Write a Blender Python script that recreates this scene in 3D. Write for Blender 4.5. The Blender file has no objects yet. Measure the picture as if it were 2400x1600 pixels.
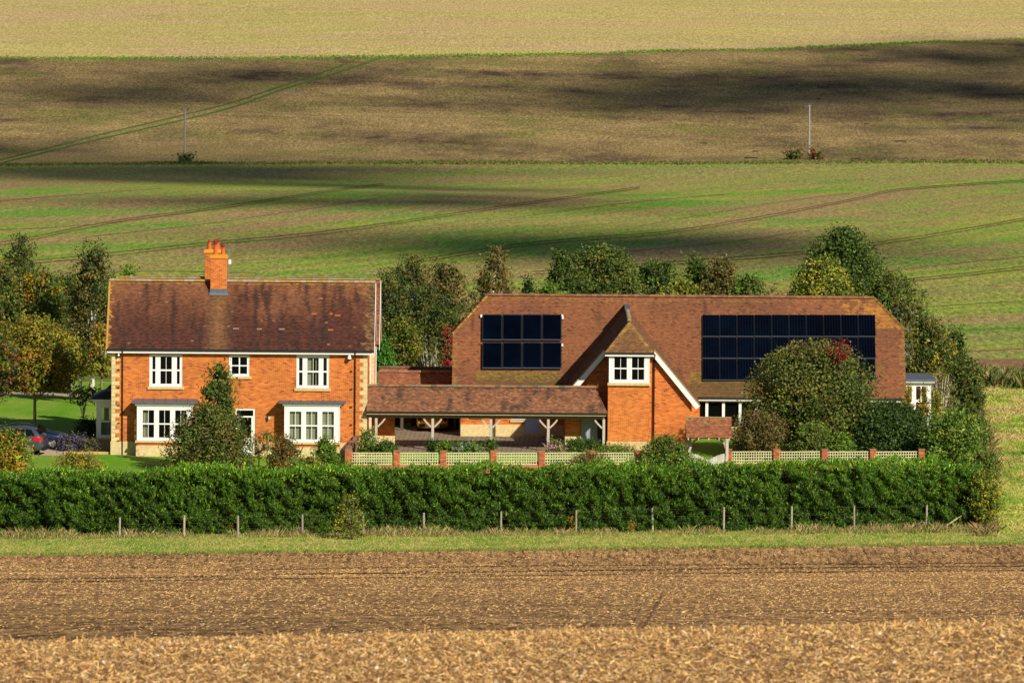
import bpy, bmesh, math, random
import numpy as np
from mathutils import Vector, Matrix, noise
R = math.radians
random.seed(7); rng = np.random.default_rng(7)
SC = bpy.context.scene
COL = SC.collection

# ------------------------------------------------------------------ camera
FPX = 18900.0                       # focal length in photo pixels (2400 wide)
CAMP = Vector((0, -450, 40.27)); PITCH = math.atan(.075); ROLL = R(.44)
_f = Vector((0, math.cos(PITCH), -math.sin(PITCH)))
_r0 = Vector((1, 0, 0)); _u0 = Vector((0, math.sin(PITCH), math.cos(PITCH)))
_r = _r0*math.cos(ROLL)+_u0*math.sin(ROLL); _u = _u0*math.cos(ROLL)-_r0*math.sin(ROLL)
cam_d = bpy.data.cameras.new('camera'); cam = bpy.data.objects.new('camera', cam_d); COL.objects.link(cam)
cam.matrix_world = Matrix(((_r.x, _u.x, -_f.x, CAMP.x), (_r.y, _u.y, -_f.y, CAMP.y), (_r.z, _u.z, -_f.z, CAMP.z), (0, 0, 0, 1)))
cam_d.sensor_width = 36; cam_d.lens = 36*FPX/2400; cam_d.clip_start = 1; cam_d.clip_end = 20000
cam_d.dof.use_dof = True; cam_d.dof.focus_distance = 455; cam_d.dof.aperture_fstop = 26
SC.camera = cam
# ------------------------------------------------------------------ light
SUN_AZ, SUN_EL = 34, 30.5            # azimuth to the right of the direction back to the camera
w = bpy.data.worlds.new('World'); SC.world = w; w.use_nodes = True
nt = w.node_tree; sky = nt.nodes.new('ShaderNodeTexSky'); sky.sky_type = 'NISHITA'; sky.sun_disc = False
sky.sun_elevation = R(SUN_EL); sky.sun_rotation = R(180-SUN_AZ)
nt.links.new(sky.outputs[0], nt.nodes['Background'].inputs[0]); nt.nodes['Background'].inputs[1].default_value = .05
sd = bpy.data.lights.new('sun', 'SUN'); sun = bpy.data.objects.new('sun', sd); COL.objects.link(sun)
sd.energy = 5.0; sd.angle = R(.5); sd.color = (1, .915, .75)
SUNV = Vector((-math.sin(R(SUN_AZ))*math.cos(R(SUN_EL)), math.cos(R(SUN_AZ))*math.cos(R(SUN_EL)), -math.sin(R(SUN_EL))))
sun.rotation_euler = SUNV.to_track_quat('-Z', 'Y').to_euler()
SC.view_settings.view_transform = 'Standard'; SC.view_settings.look = 'None'
SC.view_settings.exposure = 0.06; SC.view_settings.gamma = 1; SC.view_settings.use_curve_mapping = False

# ------------------------------------------------------------------ measuring helpers
def ray(px, py):
    return _f + _r*((px-1200)/FPX) + _u*((800-py)/FPX)
def at(px, py, Y):
    d = ray(px, py); return CAMP + d*((Y-CAMP.y)/d.y)
def X(px, py, Y): return at(px, py, Y).x
def Z(px, py, Y): return at(px, py, Y).z
_TD = [(-120, 42.5), (0, 38.6), (30, 36.4), (38, 35.84), (45, 35.25), (52, 34.2), (60, 33.0), (130, 25.9), (250, 13.7), (340, 4.7), (400, -1.0), (409, -1.5), (421, -1.8), (431, -1.9), (436.5, -.45),
       (440, -.03), (450, 0), (462, .1), (480, .0), (520, -.6), (650, -2.9), (820, -8.2), (1050, -15.2), (1250, -9.4), (1450, -6.0), (2000, 12), (3000, 55), (6000, 90)]
_td = np.array([a for a, b in _TD], float); _tz = np.array([b for a, b in _TD], float)
_sl = np.diff(_tz)/np.diff(_td)
_m = np.concatenate([[_sl[0]], [0 if a*b <= 0 else 2*a*b/(a+b) for a, b in zip(_sl[:-1], _sl[1:])], [_sl[-1]]])
def sstep(a, b, x):
    t = np.clip((np.asarray(x, float)-a)/(b-a), 0, 1); return t*t*(3-2*t)
def zt_(x, D):
    x = np.asarray(x, float); D = np.asarray(D, float)
    i = np.clip(np.searchsorted(_td, D)-1, 0, len(_td)-2)
    h = _td[i+1]-_td[i]; t = (D-_td[i])/h
    z = (2*t**3-3*t**2+1)*_tz[i]+(t**3-2*t**2+t)*h*_m[i]+(-2*t**3+3*t**2)*_tz[i+1]+(t**3-t**2)*h*_m[i+1]
    z = z + .36*sstep(-8.6, -7, x)*sstep(440, 449, D)*(1-sstep(475, 500, D))       # the yard lies a little higher than the lawn
    z = z + .17*(x/5.7)*np.exp(-((D-42)/14.)**2)                                     # crest tilts
    z = z + 1.2*np.sin(x/60.+1)*sstep(620, 900, D) + .5*np.sin(x/23.+D/90.)*sstep(620, 900, D)
    return z
def zt(x, D): return float(zt_(x, D))
def G(x, Y): return zt(x, Y+450)
_grid = np.concatenate([np.arange(30, 130, .5), np.arange(130, 700, 1.5), np.geomspace(700, 5000, 500)])
def hit(px, py, D0=60, D1=5000):
    """where the sight line through a photo pixel meets the ground"""
    d = ray(px, py); d = d/d.y
    g_ = _grid[_grid >= D0]; e = CAMP.z+d.z*g_-zt_(d.x*g_, g_)
    k = np.argmax(e < 0)
    if e[k] >= 0: D = D1
    elif k == 0: D = g_[0]
    else: D = g_[k-1]+(g_[k]-g_[k-1])*e[k-1]/(e[k-1]-e[k])
    D = float(D); return Vector((d.x*D, D-450, CAMP.z+d.z*D))

# ------------------------------------------------------------------ object helpers
def tag(o, label=None, cat=None, group=None, kind=None):
    if label: o['label'] = label
    if cat: o['category'] = cat
    if group: o['group'] = group
    if kind: o['kind'] = kind
    return o
def thing(name, label, cat, loc=(0, 0, 0), group=None, rz=0):
    o = bpy.data.objects.new(name, None); COL.objects.link(o); o.location = loc; o.rotation_euler = (0, 0, rz)
    o.empty_display_size = .3
    return tag(o, label, cat, group)
def wloc(o):
    v = Vector((0, 0, 0))
    while o: v += Vector(o.location); o = o.parent
    return v
class MB:
    def __init__(s): s.v = []; s.f = []; s.c = []; s.cc = (1, 1, 1)
    def add(s, vs, fs, c=None):
        n = len(s.v); s.v += [tuple(v) for v in vs]; s.f += [tuple(i+n for i in f) for f in fs]
        s.c += [c or s.cc]*len(vs)
    def quad(s, a, b, c_, d, c=None): s.add([a, b, c_, d], [(0, 1, 2, 3)], c)
    def poly(s, pts, c=None): s.add(pts, [tuple(range(len(pts)))], c)
    def box(s, x0, y0, z0, x1, y1, z1, c=None):
        if x0 > x1: x0, x1 = x1, x0
        if y0 > y1: y0, y1 = y1, y0
        if z0 > z1: z0, z1 = z1, z0
        s.add([(x0, y0, z0), (x1, y0, z0), (x1, y1, z0), (x0, y1, z0), (x0, y0, z1), (x1, y0, z1), (x1, y1, z1), (x0, y1, z1)],
              [(0, 3, 2, 1), (4, 5, 6, 7), (0, 1, 5, 4), (1, 2, 6, 5), (2, 3, 7, 6), (3, 0, 4, 7)], c)
    def beam(s, p, q, wd, dp, up=(0, 0, 1), c=None):
        p = Vector(p); q = Vector(q); t = (q-p).normalized(); up = Vector(up)
        a = t.cross(up)
        if a.length < 1e-4: a = t.cross(Vector((0, 1, 0)))
        a = a.normalized()*wd/2; b = a.cross(t).normalized()*dp/2
        s.add([p-a-b, p+a-b, p+a+b, p-a+b, q-a-b, q+a-b, q+a+b, q-a+b], [(0, 3, 2, 1), (4, 5, 6, 7), (0, 1, 5, 4), (1, 2, 6, 5), (2, 3, 7, 6), (3, 0, 4, 7)], c)
    def tube(s, pts, rad, n=8, c=None, caps=True):
        pts = [Vector(p) for p in pts]; rad = rad if isinstance(rad, (list, tuple)) else [rad]*len(pts)
        vs = []; a = None
        for i, p in enumerate(pts):
            t = (pts[min(i+1, len(pts)-1)]-pts[max(i-1, 0)]).normalized()
            if a is None: a = t.orthogonal().normalized()
            a = (a-t*a.dot(t)).normalized(); b = t.cross(a)
            for k in range(n):
                th = 2*math.pi*k/n; vs.append(p+(a*math.cos(th)+b*math.sin(th))*rad[i])
        fs = [(i*n+k, i*n+(k+1) % n, (i+1)*n+(k+1) % n, (i+1)*n+k) for i in range(len(pts)-1) for k in range(n)]
        if caps: fs += [tuple(range(n))[::-1], tuple((len(pts)-1)*n+k for k in range(n))]
        s.add(vs, fs, c)
    def lathe(s, prof, cx, cy, n=12, c=None):
        vs = [(cx+r*math.cos(2*math.pi*k/n), cy+r*math.sin(2*math.pi*k/n), z) for r, z in prof for k in range(n)]
        fs = [(i*n+k, i*n+(k+1) % n, (i+1)*n+(k+1) % n, (i+1)*n+k) for i in range(len(prof)-1) for k in range(n)]
        fs += [tuple(range(n))[::-1], tuple((len(prof)-1)*n+k for k in range(n))]
        s.add(vs, fs, c)
    def prism(s, poly, vec, c=None):
        n = len(poly); a = [Vector(p) for p in poly]; b = [p+Vector(vec) for p in a]
        s.add(a+b, [tuple(range(n))[::-1], tuple(range(n, 2*n))]+[(i, (i+1) % n, n+(i+1) % n, n+i) for i in range(n)], c)
    def build(s, name, m, parent=None, loc=None, smooth=False, kind=None, bevel=0):
        off = wloc(parent) if parent is not None else Vector(loc or (0, 0, 0))
        me = bpy.data.meshes.new(name)
        me.from_pydata([(v[0]-off.x, v[1]-off.y, v[2]-off.z) for v in s.v], [], s.f)
        at_ = me.color_attributes.new('Col', 'FLOAT_COLOR', 'POINT')
        ca = np.ones((len(s.v), 4), np.float32); ca[:, :3] = np.array(s.c, np.float32); at_.data.foreach_set('color', ca.ravel())
        me.materials.append(m)
        if smooth: me.polygons.foreach_set('use_smooth', [True]*len(me.polygons))
        o = bpy.data.objects.new(name, me); COL.objects.link(o)
        if parent is not None: o.parent = parent
        elif loc: o.location = loc
        if kind: o['kind'] = kind
        if bevel:
            b = o.modifiers.new('b', 'BEVEL'); b.width = bevel; b.segments = 2; b.limit_method = 'ANGLE'
        return o
def npmesh(name, V, F, Cc, m, parent=None, loc=None, kind=None, smooth=False):
    """V (n,3) world, F (m,k), Cc (n,3)"""
    off = wloc(parent) if parent is not None else Vector(loc or (0, 0, 0))
    V = (V-np.array(off)).astype(np.float32); me = bpy.data.meshes.new(name)
    me.vertices.add(len(V)); me.vertices.foreach_set('co', V.ravel())
    k = F.shape[1]; me.loops.add(F.size); me.loops.foreach_set('vertex_index', F.astype(np.int32).ravel())
    me.polygons.add(len(F)); me.polygons.foreach_set('loop_start', np.arange(0, F.size, k, dtype=np.int32))
    me.polygons.foreach_set('loop_total', np.full(len(F), k, np.int32))
    if smooth: me.polygons.foreach_set('use_smooth', np.ones(len(F), bool))
    me.update(calc_edges=True)
    if Cc is not None:
        a = me.color_attributes.new('Col', 'FLOAT_COLOR', 'POINT'); ca = np.ones((len(V), 4), np.float32); ca[:, :3] = Cc; a.data.foreach_set('color', ca.ravel())
    me.materials.append(m); o = bpy.data.objects.new(name, me); COL.objects.link(o)
    if parent is not None: o.parent = parent
    elif loc: o.location = loc
    if kind: o['kind'] = kind
    return o
def leaf_mesh(P, L, N, ln, wd, C):
    """diamond leaves: centres P, long axis L, normals N"""
    L = L/np.linalg.norm(L, axis=1, keepdims=True); N = N-L*np.sum(N*L, 1, keepdims=True)
    N /= (np.linalg.norm(N, axis=1, keepdims=True)+1e-9); W = np.cross(L, N)
    n = len(P); ln = np.broadcast_to(ln, n)[:, None]; wd = np.broadcast_to(wd, n)[:, None]
    V = np.empty((n, 4, 3)); V[:, 0] = P-L*ln/2; V[:, 1] = P+W*wd/2+L*ln*.05+N*wd*.12; V[:, 2] = P+L*ln/2; V[:, 3] = P-W*wd/2+L*ln*.05+N*wd*.12
    F = np.arange(4*n).reshape(n, 4)
    return V.reshape(-1, 3), F, np.repeat(C, 4, axis=0)
def runit(n):
    v = rng.normal(size=(n, 3)); return v/np.linalg.norm(v, axis=1, keepdims=True)

# ------------------------------------------------------------------ materials
def mk(name):
    m = bpy.data.materials.new(name); m.use_nodes = True; return m, m.node_tree.nodes, m.node_tree.links, m.node_tree.nodes['Principled BSDF']
def noise_n(n, l, vec, scale, detail=4, rough=.6):
    t = n.new('ShaderNodeTexNoise'); t.inputs['Scale'].default_value = scale; t.inputs['Detail'].default_value = detail; t.inputs['Roughness'].default_value = rough
    l.new(vec, t.inputs['Vector']); return t.outputs['Fac']
def mapping(n, l, src, sc=(1, 1, 1), rz=0):
    mp = n.new('ShaderNodeMapping'); mp.inputs['Scale'].default_value = sc; mp.inputs['Rotation'].default_value = (0, 0, rz); l.new(src, mp.inputs['Vector']); return mp.outputs[0]
def ramp(n, l, fac, stops):
    r = n.new('ShaderNodeValToRGB'); e = r.color_ramp.elements
    while len(e) < len(stops): e.new(.5)
    for k, (p, c) in enumerate(stops):
        e[k].position = p; e[k].color = (c, c, c, 1) if not isinstance(c, tuple) else (*c, 1)
    l.new(fac, r.inputs[0]); return r.outputs[0]
def mixc(n, l, fac, a, b, mode='MIX'):
    x = n.new('ShaderNodeMix'); x.data_type = 'RGBA'; x.blend_type = mode; x.clamp_factor = True
    for s, v in ((x.inputs[0], fac), (x.inputs[6], a), (x.inputs[7], b)):
        if isinstance(v, (int, float)): s.default_value = v
        elif isinstance(v, tuple): s.default_value = (*v, 1)
        else: l.new(v, s)
    return x.outputs[2]
def math_(n, l, op, a, b=None, c=None):
    x = n.new('ShaderNodeMath'); x.operation = op
    for k, v in enumerate((a, b, c)):
        if v is None: continue
        if isinstance(v, (int, float)): x.inputs[k].default_value = v
        else: l.new(v, x.inputs[k])
    return x.outputs[0]
def bump(n, l, h, s, dist, bsdf):
    b = n.new('ShaderNodeBump'); b.inputs['Strength'].default_value = s; b.inputs['Distance'].default_value = dist; l.new(h, b.inputs['Height']); l.new(b.outputs[0], bsdf.inputs['Normal'])
def attr_mat(name, rough=.85, nscale=12, namt=.35, bmp=.3, bdist=.01, spec=.3, tint=(1, 1, 1)):
    m, n, l, b = mk(name)
    a = n.new('ShaderNodeAttribute'); a.attribute_name = 'Col'; g = n.new('ShaderNodeNewGeometry')
    f = noise_n(n, l, g.outputs['Position'], nscale, 5, .65)
    k = ramp(n, l, f, [(.25, 1-namt), (.75, 1+namt)])
    c = mixc(n, l, 1., a.outputs['Color'], k, 'MULTIPLY'); c = mixc(n, l, 1., c, tint, 'MULTIPLY')
    l.new(c, b.inputs['Base Color']); b.inputs['Roughness'].default_value = rough; b.inputs['Specular IOR Level'].default_value = spec
    bump(n, l, f, bmp, bdist, b); return m
def plain(name, c, rough=.6, spec=.5, metal=0, nscale=20, namt=.12, coat=0):
    m, n, l, b = mk(name); g = n.new('ShaderNodeNewGeometry'); f = noise_n(n, l, g.outputs['Position'], nscale)
    l.new(mixc(n, l, 1., tuple(c), ramp(n, l, f, [(.2, 1-namt), (.8, 1+namt)]), 'MULTIPLY'), b.inputs['Base Color'])
    b.inputs['Roughness'].default_value = rough; b.inputs['Specular IOR Level'].default_value = spec; b.inputs['Metallic'].default_value = metal; b.inputs['Coat Weight'].default_value = coat
    return m
def leaf_mat(name, transl=.3, rough=.55, spec=.35):
    m, n, l, b = mk(name); a = n.new('ShaderNodeAttribute'); a.attribute_name = 'Col'
    l.new(a.outputs['Color'], b.inputs['Base Color']); b.inputs['Roughness'].default_value = rough; b.inputs['Specular IOR Level'].default_value = spec
    t = n.new('ShaderNodeBsdfTranslucent'); l.new(mixc(n, l, 1., a.outputs['Color'], (1.3, 1.2, .6), 'MULTIPLY'), t.inputs['Color'])
    mx = n.new('ShaderNodeMixShader'); mx.inputs[0].default_value = transl; l.new(b.outputs[0], mx.inputs[1]); l.new(t.outputs[0], mx.inputs[2])
    l.new(mx.outputs[0], n['Material Output'].inputs['Surface']); return m
M = {}
M['brick'] = attr_mat('brick_material', .85, 3, .13, .4, .006)
M['tile'] = attr_mat('clay_tile_material', .9, 9, .22, .3, .01, .12)
M['stone'] = attr_mat('limestone_material', .85, 6, .22, .3, .01)
M['wood'] = attr_mat('weathered_wood_material', .85, 14, .35, .5, .01)
M['bark'] = attr_mat('bark_material', .9, 14, .5, .6, .02)
M['leaf'] = leaf_mat('leaf_material', .2)
M['shadecore'] = plain('shade_core_material', (.010, .012, .005), 1, 0)  # near-black, stands in for deep shade between the hedge sprays
M['straw'] = leaf_mat('straw_material', .15, .7, .2)
M['paint'] = plain('white_paint_material', (.83, .83, .83), .45, .4, namt=.05)
M['black'] = plain('black_plastic_material', (.012, .012, .014), .35)
M['lead'] = plain('lead_sheet_material', (.13, .15, .19), .5, .5, .3, 6, .3)
M['slate'] = plain('dark_slate_material', (.03, .035, .05), .6, .4, 0, 6, .3)
M['mortar'] = attr_mat('mortar_material', .95, 25, .2, .3, .004)
M['curtain'] = plain('cream_cloth_material', (.75, .73, .55), .9, .1, 0, 8, .1)
M['interior'] = plain('interior_plaster_material', (.35, .33, .28), .9, .1)
M['pot'] = plain('terracotta_material', (.62, .13, .03), .8, .2, 0, 14, .35)
M['redpot'] = plain('red_cowl_material', (.3, .025, .03), .7, .3, 0, 14, .35)
M['metal'] = plain('galvanised_metal_material', (.55, .57, .6), .4, .5, .8)
M['rubber'] = plain('rubber_material', (.015, .015, .015), .8, .2)
m, n, l, b = mk('window_glass_material')
b.inputs['Base Color'].default_value = (.01, .014, .014, 1); b.inputs['Roughness'].default_value = .03; b.inputs['Specular IOR Level'].default_value = .55
tr = n.new('ShaderNodeBsdfTransparent'); tr.inputs[0].default_value = (.75, .8, .74, 1); mx = n.new('ShaderNodeMixShader'); mx.inputs[0].default_value = .3
l.new(tr.outputs[0], mx.inputs[1]); l.new(b.outputs[0], mx.inputs[2]); l.new(mx.outputs[0], n['Material Output'].inputs['Surface']); M['glass'] = m
m, n, l, b = mk('photovoltaic_glass_material')
g = n.new('ShaderNodeNewGeometry'); f = noise_n(n, l, g.outputs['Position'], .5, 3)
l.new(mixc(n, l, ramp(n, l, f, [(.35, 0.), (.7, 1.)]), (.0004, .001, .004), (.0008, .003, .009)), b.inputs['Base Color']); b.inputs['Roughness'].default_value = .22; b.inputs['Specular IOR Level'].default_value = .14
M['pv'] = m
M['pvframe'] = plain('dark_anodised_material', (.008, .010, .016), .6, .3, 0)
M['pvedge'] = plain('silver_edge_material', (.06, .07, .09), .5, .4, .2)
M['carblue'] = plain('blue_car_paint_material', (.004, .014, .05), .25, .5, .3, 3, .05, 1)
M['carsilver'] = plain('silver_car_paint_material', (.09, .10, .13), .3, .5, .5, 3, .05, 1)
M['caryellow'] = plain('yellow_car_paint_material', (.65, .40, .01), .3, .5, .1, 3, .05, 1)
M['carglass'] = plain('tinted_car_glass_material', (.004, .005, .006), .05, .6)
M['redlamp'] = plain('red_lamp_material', (.6, .01, .01), .2, .6)
M['headlamp'] = plain('headlamp_material', (.55, .6, .65), .12, .8)
M['shadewhite'] = plain('shaded_white_paint_material', (.45, .55, .72), .6, .3)  # barn door and window under the carport: white, bluish shade mixed into the paint
M['shadedoor'] = plain('shaded_white_door_material', (.30, .34, .42), .6, .3)  # white plank door with its grey-blue shade put into the colour
# ------------------------------------------------------------------ fields
def strip(name, m, fa, fb, x0, x1, nx, nd, kindname='structure', dz=0., extra=None, wide=()):
    xs = np.concatenate([np.array([a for a in wide if a < x0], float), np.linspace(x0, x1, nx), np.array([a for a in wide if a > x1], float)])
    A = np.array([fa(x) for x in xs]); B = np.array([fb(x) for x in xs])
    T = np.linspace(0, 1, nd)[:, None]; D = A[None]*(1-T)+B[None]*T; XX = np.broadcast_to(xs, D.shape)
    ZZ = zt_(XX, D)+dz
    V = np.stack([XX, D-450, ZZ], -1).reshape(-1, 3); n = len(xs)
    i = np.arange((nd-1)*n).reshape(nd-1, n)[:, :-1].ravel(); F = np.stack([i, i+1, i+n+1, i+n], 1)
    o = npmesh(name, V, F, None, m, smooth=True); tag(o, kind=kindname)
    if extra is not None:
        rc = extra(V[:, 0], V[:, 1]+450).astype(np.float32); a = o.data.attributes.new('rc', 'FLOAT_VECTOR', 'POINT'); a.data.foreach_set('vector', rc.ravel())
    return o
def lerpf(pts):
    xs = [p[0] for p in pts]; ys = [p[1] for p in pts]; return lambda x: float(np.interp(x, xs, ys))
def imgline(pts, D0=300):
    h = [hit(px, py, D0) for px, py in pts]; return lerpf([(v.x, v.y+450) for v in h])
fS = lerpf([(-200, 395), (-26, 408.5), (24, 421), (200, 450)])      # field edge / grass strip
fH = lerpf([(-200, 405), (-26.5, 421.5), (24.5, 430), (200, 462)])  # foot of the hedge
f0 = lambda x: 60.
f505 = lerpf([(-200, 500), (29, 507), (200, 520)]); f520 = lambda x: f505(x)+13.5
f540 = lambda x: f505(x)+29
fg = imgline([(-400, 384), (0, 387), (400, 384), (800, 381), (1200, 382), (1600, 383), (2000, 381), (2400, 381), (2800, 380)])
ft = imgline([(-400, 134), (0, 135), (400, 137), (900, 134), (1200, 130), (1400, 126), (1800, 116), (2000, 107), (2200, 98), (2400, 92), (2700, 80)])
hD = np.array([400, 560, 600, 650, 700, 800, 900, 1000, 1100]); hs = np.array([1.5, 1.4, .8, .45, .34, .25, .2, .5, 1.2])
_g = np.linspace(400, 1100, 1401); _h = np.concatenate([[0], np.cumsum(np.interp((_g[1:]+_g[:-1])/2, hD, hs)*.5)]); _h -= np.interp(700, _g, _h)
def rowc(x, D): return np.stack([x-np.interp(D, _g, _h), D, 0*D], 1)

def field_mat(name, spec):
    m, n, l, b = mk(name); g = n.new('ShaderNodeNewGeometry'); P = g.outputs['Position']
    c = spec(n, l, P, b); l.new(c, b.inputs['Base Color']); b.inputs['Roughness'].default_value = .95; b.inputs['Specular IOR Level'].default_value = .08
    return m
def sp_green(n, l, P, b):
    a = n.new('ShaderNodeAttribute'); a.attribute_name = 'rc'; rv = a.outputs['Vector']
    big = noise_n(n, l, mapping(n, l, rv, (.055, .008, 1)), 1, 3, .55)
    mid = noise_n(n, l, mapping(n, l, rv, (.36, .012, 1)), 1, 5, .7)
    fine = noise_n(n, l, mapping(n, l, P, (2.6, .40, 1)), 1, 5, .8)
    fin2 = noise_n(n, l, mapping(n, l, P, (.5, .06, 1)), 1, 4, .7)
    vivid = noise_n(n, l, mapping(n, l, rv, (.045, .017, 1)), 1.3, 2, .5)
    c = mixc(n, l, ramp(n, l, mid, [(.40, 0.), (.60, 1.)]), (.17, .42, .03), (.45, .45, .08))
    c = mixc(n, l, ramp(n, l, big, [(.43, 0.), (.60, .85)]), c, (.46, .29, .15))
    c = mixc(n, l, ramp(n, l, vivid, [(.53, 0.), (.66, .9)]), c, (.14, .42, .03))
    c = mixc(n, l, ramp(n, l, fin2, [(.42, 0.), (.62, .30)]), c, (.46, .31, .14))
    s = n.new('ShaderNodeSeparateXYZ'); l.new(P, s.inputs[0])
    near = math_(n, l, 'SMOOTH_MIN', math_(n, l, 'MULTIPLY', math_(n, l, 'SUBTRACT', s.outputs[1], 480.), .012), 1., .2)
    c = mixc(n, l, math_(n, l, 'MULTIPLY', near, .45), c, (.40, .33, .12))
    rows = noise_n(n, l, mapping(n, l, rv, (1.1, .006, 1)), 1, 3, .7)
    c = mixc(n, l, ramp(n, l, rows, [(.44, 0.), (.60, .38)]), c, (.36, .25, .11))
    c = mixc(n, l, 1., c, ramp(n, l, fine, [(.30, .35), (.5, .95), (.70, 1.7)]), 'MULTIPLY')
    bump(n, l, fine, .6, .5, b); return c
def sp_brown(n, l, P, b):
    big = noise_n(n, l, mapping(n, l, P, (.022, .014, 1)), 1, 5, .62)
    mid = noise_n(n, l, mapping(n, l, P, (.11, .04, 1)), 1, 5, .7)
    fine = noise_n(n, l, mapping(n, l, P, (3.0, .55, 1)), 1, 5, .85)
    gr = noise_n(n, l, mapping(n, l, P, (.05, .03, 1), .3), 1.3, 5, .7)
    c = mixc(n, l, ramp(n, l, big, [(.38, 0.), (.64, 1.)]), (.11, .07, .048), (.44, .31, .13))
    c = mixc(n, l, ramp(n, l, mid, [(.40, 0.), (.66, .75)]), c, (.52, .37, .15))
    c = mixc(n, l, ramp(n, l, gr, [(.50, 0.), (.66, .7)]), c, (.22, .24, .05))
    c = mixc(n, l, 1., c, ramp(n, l, fine, [(.32, .28), (.5, .9), (.68, 1.9)]), 'MULTIPLY')
    bump(n, l, fine, .7, .5, b); return c
def sp_top(n, l, P, b):
    big = noise_n(n, l, mapping(n, l, P, (.008, .05, 1)), 1, 4, .6)
    mid = noise_n(n, l, mapping(n, l, P, (.03, .16, 1), .01), 1, 5, .75)
    fine = noise_n(n, l, mapping(n, l, P, (2.6, .32, 1)), 1, 5, .85)
    c = mixc(n, l, ramp(n, l, big, [(.40, 0.), (.62, 1.)]), (.60, .50, .17), (.64, .45, .23))
    c = mixc(n, l, ramp(n, l, mid, [(.46, 0.), (.64, .6)]), c, (.46, .42, .11))
    c = mixc(n, l, 1., c, ramp(n, l, fine, [(.30, .38), (.5, .98), (.70, 1.6)]), 'MULTIPLY')
    bump(n, l, fine, .5, .4, b); return c
def sp_mid(n, l, P, b):
    big = noise_n(n, l, mapping(n, l, P, (.09, .02, 1), .15), 1, 4, .6)
    mid = noise_n(n, l, mapping(n, l, P, (.12, .35, 1), .02), 1, 4, .75)
    fine = noise_n(n, l, mapping(n, l, P, (5, .32, 1)), 1, 6, .9)
    c = mixc(n, l, ramp(n, l, fine, [(.43, 0.), (.56, 1.)]), (.15, .07, .036), (.78, .46, .20))
    c = mixc(n, l, 1., c, ramp(n, l, mid, [(.3, .62), (.7, 1.22)]), 'MULTIPLY')
    c = mixc(n, l, 1., c, ramp(n, l, big, [(.35, .75), (.65, 1.12)]), 'MULTIPLY')
    bump(n, l, fine, 1., .12, b); return c
def sp_soil(n, l, P, b):
    fine = noise_n(n, l, mapping(n, l, P, (30, 30, 30)), 1, 5, .7); big = noise_n(n, l, mapping(n, l, P, (1.5, 1.5, 1)), 1, 3)
    c = mixc(n, l, ramp(n, l, fine, [(.35, 0.), (.65, 1.)]), (.18, .09, .045), (.62, .38, .17))
    c = mixc(n, l, 1., c, ramp(n, l, big, [(.3, .8), (.7, 1.2)]), 'MULTIPLY'); bump(n, l, fine, 1., .02, b); return c
def sp_rough(n, l, P, b):
    big = noise_n(n, l, mapping(n, l, P, (.30, .11, 1)), 1, 4, .6); mid = noise_n(n, l, mapping(n, l, P, (1.4, .5, 1)), 1, 5, .75)
    fine = noise_n(n, l, mapping(n, l, P, (7, 2.2, 1)), 1, 4, .8)
    c = mixc(n, l, ramp(n, l, mid, [(.38, 0.), (.60, 1.)]), (.26, .36, .05), (.60, .50, .15))
    c = mixc(n, l, ramp(n, l, big, [(.50, 0.), (.64, .8)]), c, (.17, .33, .03))
    c = mixc(n, l, 1., c, ramp(n, l, fine, [(.28, .45), (.5, .95), (.72, 1.4)]), 'MULTIPLY'); bump(n, l, mid, .8, .3, b); return c
def sp_lawn(n, l, P, b):
    mid = noise_n(n, l, mapping(n, l, P, (.35, .16, 1)), 1, 4, .6); fine = noise_n(n, l, mapping(n, l, P, (9, 3, 1)), 1, 4, .8)
    c = mixc(n, l, ramp(n, l, mid, [(.35, 0.), (.68, 1.)]), (.13, .33, .015), (.30, .40, .06))
    c = mixc(n, l, 1., c, ramp(n, l, fine, [(.28, .62), (.72, 1.3)]), 'MULTIPLY'); bump(n, l, fine, .5, .06, b); return c
def sp_plough(n, l, P, b):
    fine = noise_n(n, l, mapping(n, l, P, (4, .8, 1)), 1, 5, .85); mid = noise_n(n, l, mapping(n, l, P, (.4, .1, 1)), 1, 3)
    c = mixc(n, l, ramp(n, l, fine, [(.35, 0.), (.65, 1.)]), (.17, .085, .045), (.42, .25, .14))
    return mixc(n, l, 1., c, ramp(n, l, mid, [(.3, .8), (.7, 1.15)]), 'MULTIPLY')
def sp_verge(n, l, P, b):
    fine = noise_n(n, l, mapping(n, l, P, (2.2, 1.2, 1)), 1, 5, .8)
    return mixc(n, l, ramp(n, l, fine, [(.35, 0.), (.68, 1.)]), (.05, .10, .015), (.30, .30, .08))
M['rough'] = field_mat('rough_grass_material', sp_rough); M['lawn'] = field_mat('lawn_material', sp_lawn); M['verge'] = field_mat('far_verge_material', sp_verge)
W1 = (-900, -500, -250, 250, 500, 900)
near_mat = field_mat('stubble_soil_material', sp_soil); mid_mat = field_mat('cultivated_soil_material', sp_mid)
strip('stubble_field', near_mat, lambda x: -120., f0, -12, 12, 90, 240, wide=(-300, -100, -40, 40, 100, 300))
strip('cultivated_field', mid_mat, f0, fS, -60, 60, 160, 300, wide=(-300, -150, 150, 300))
strip('grass_strip', M['rough'], fS, fH, -60, 60, 200, 14, wide=(-300, -150, 150, 300))
XR = lerpf([(430, 25.2), (445, 26.6), (470, 27.2), (510, 28.4)])
GARD = strip('garden_lawn', M['lawn'], fH, f505, -60, 60, 241, 50, wide=(-300, -150, 150, 300))
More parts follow.
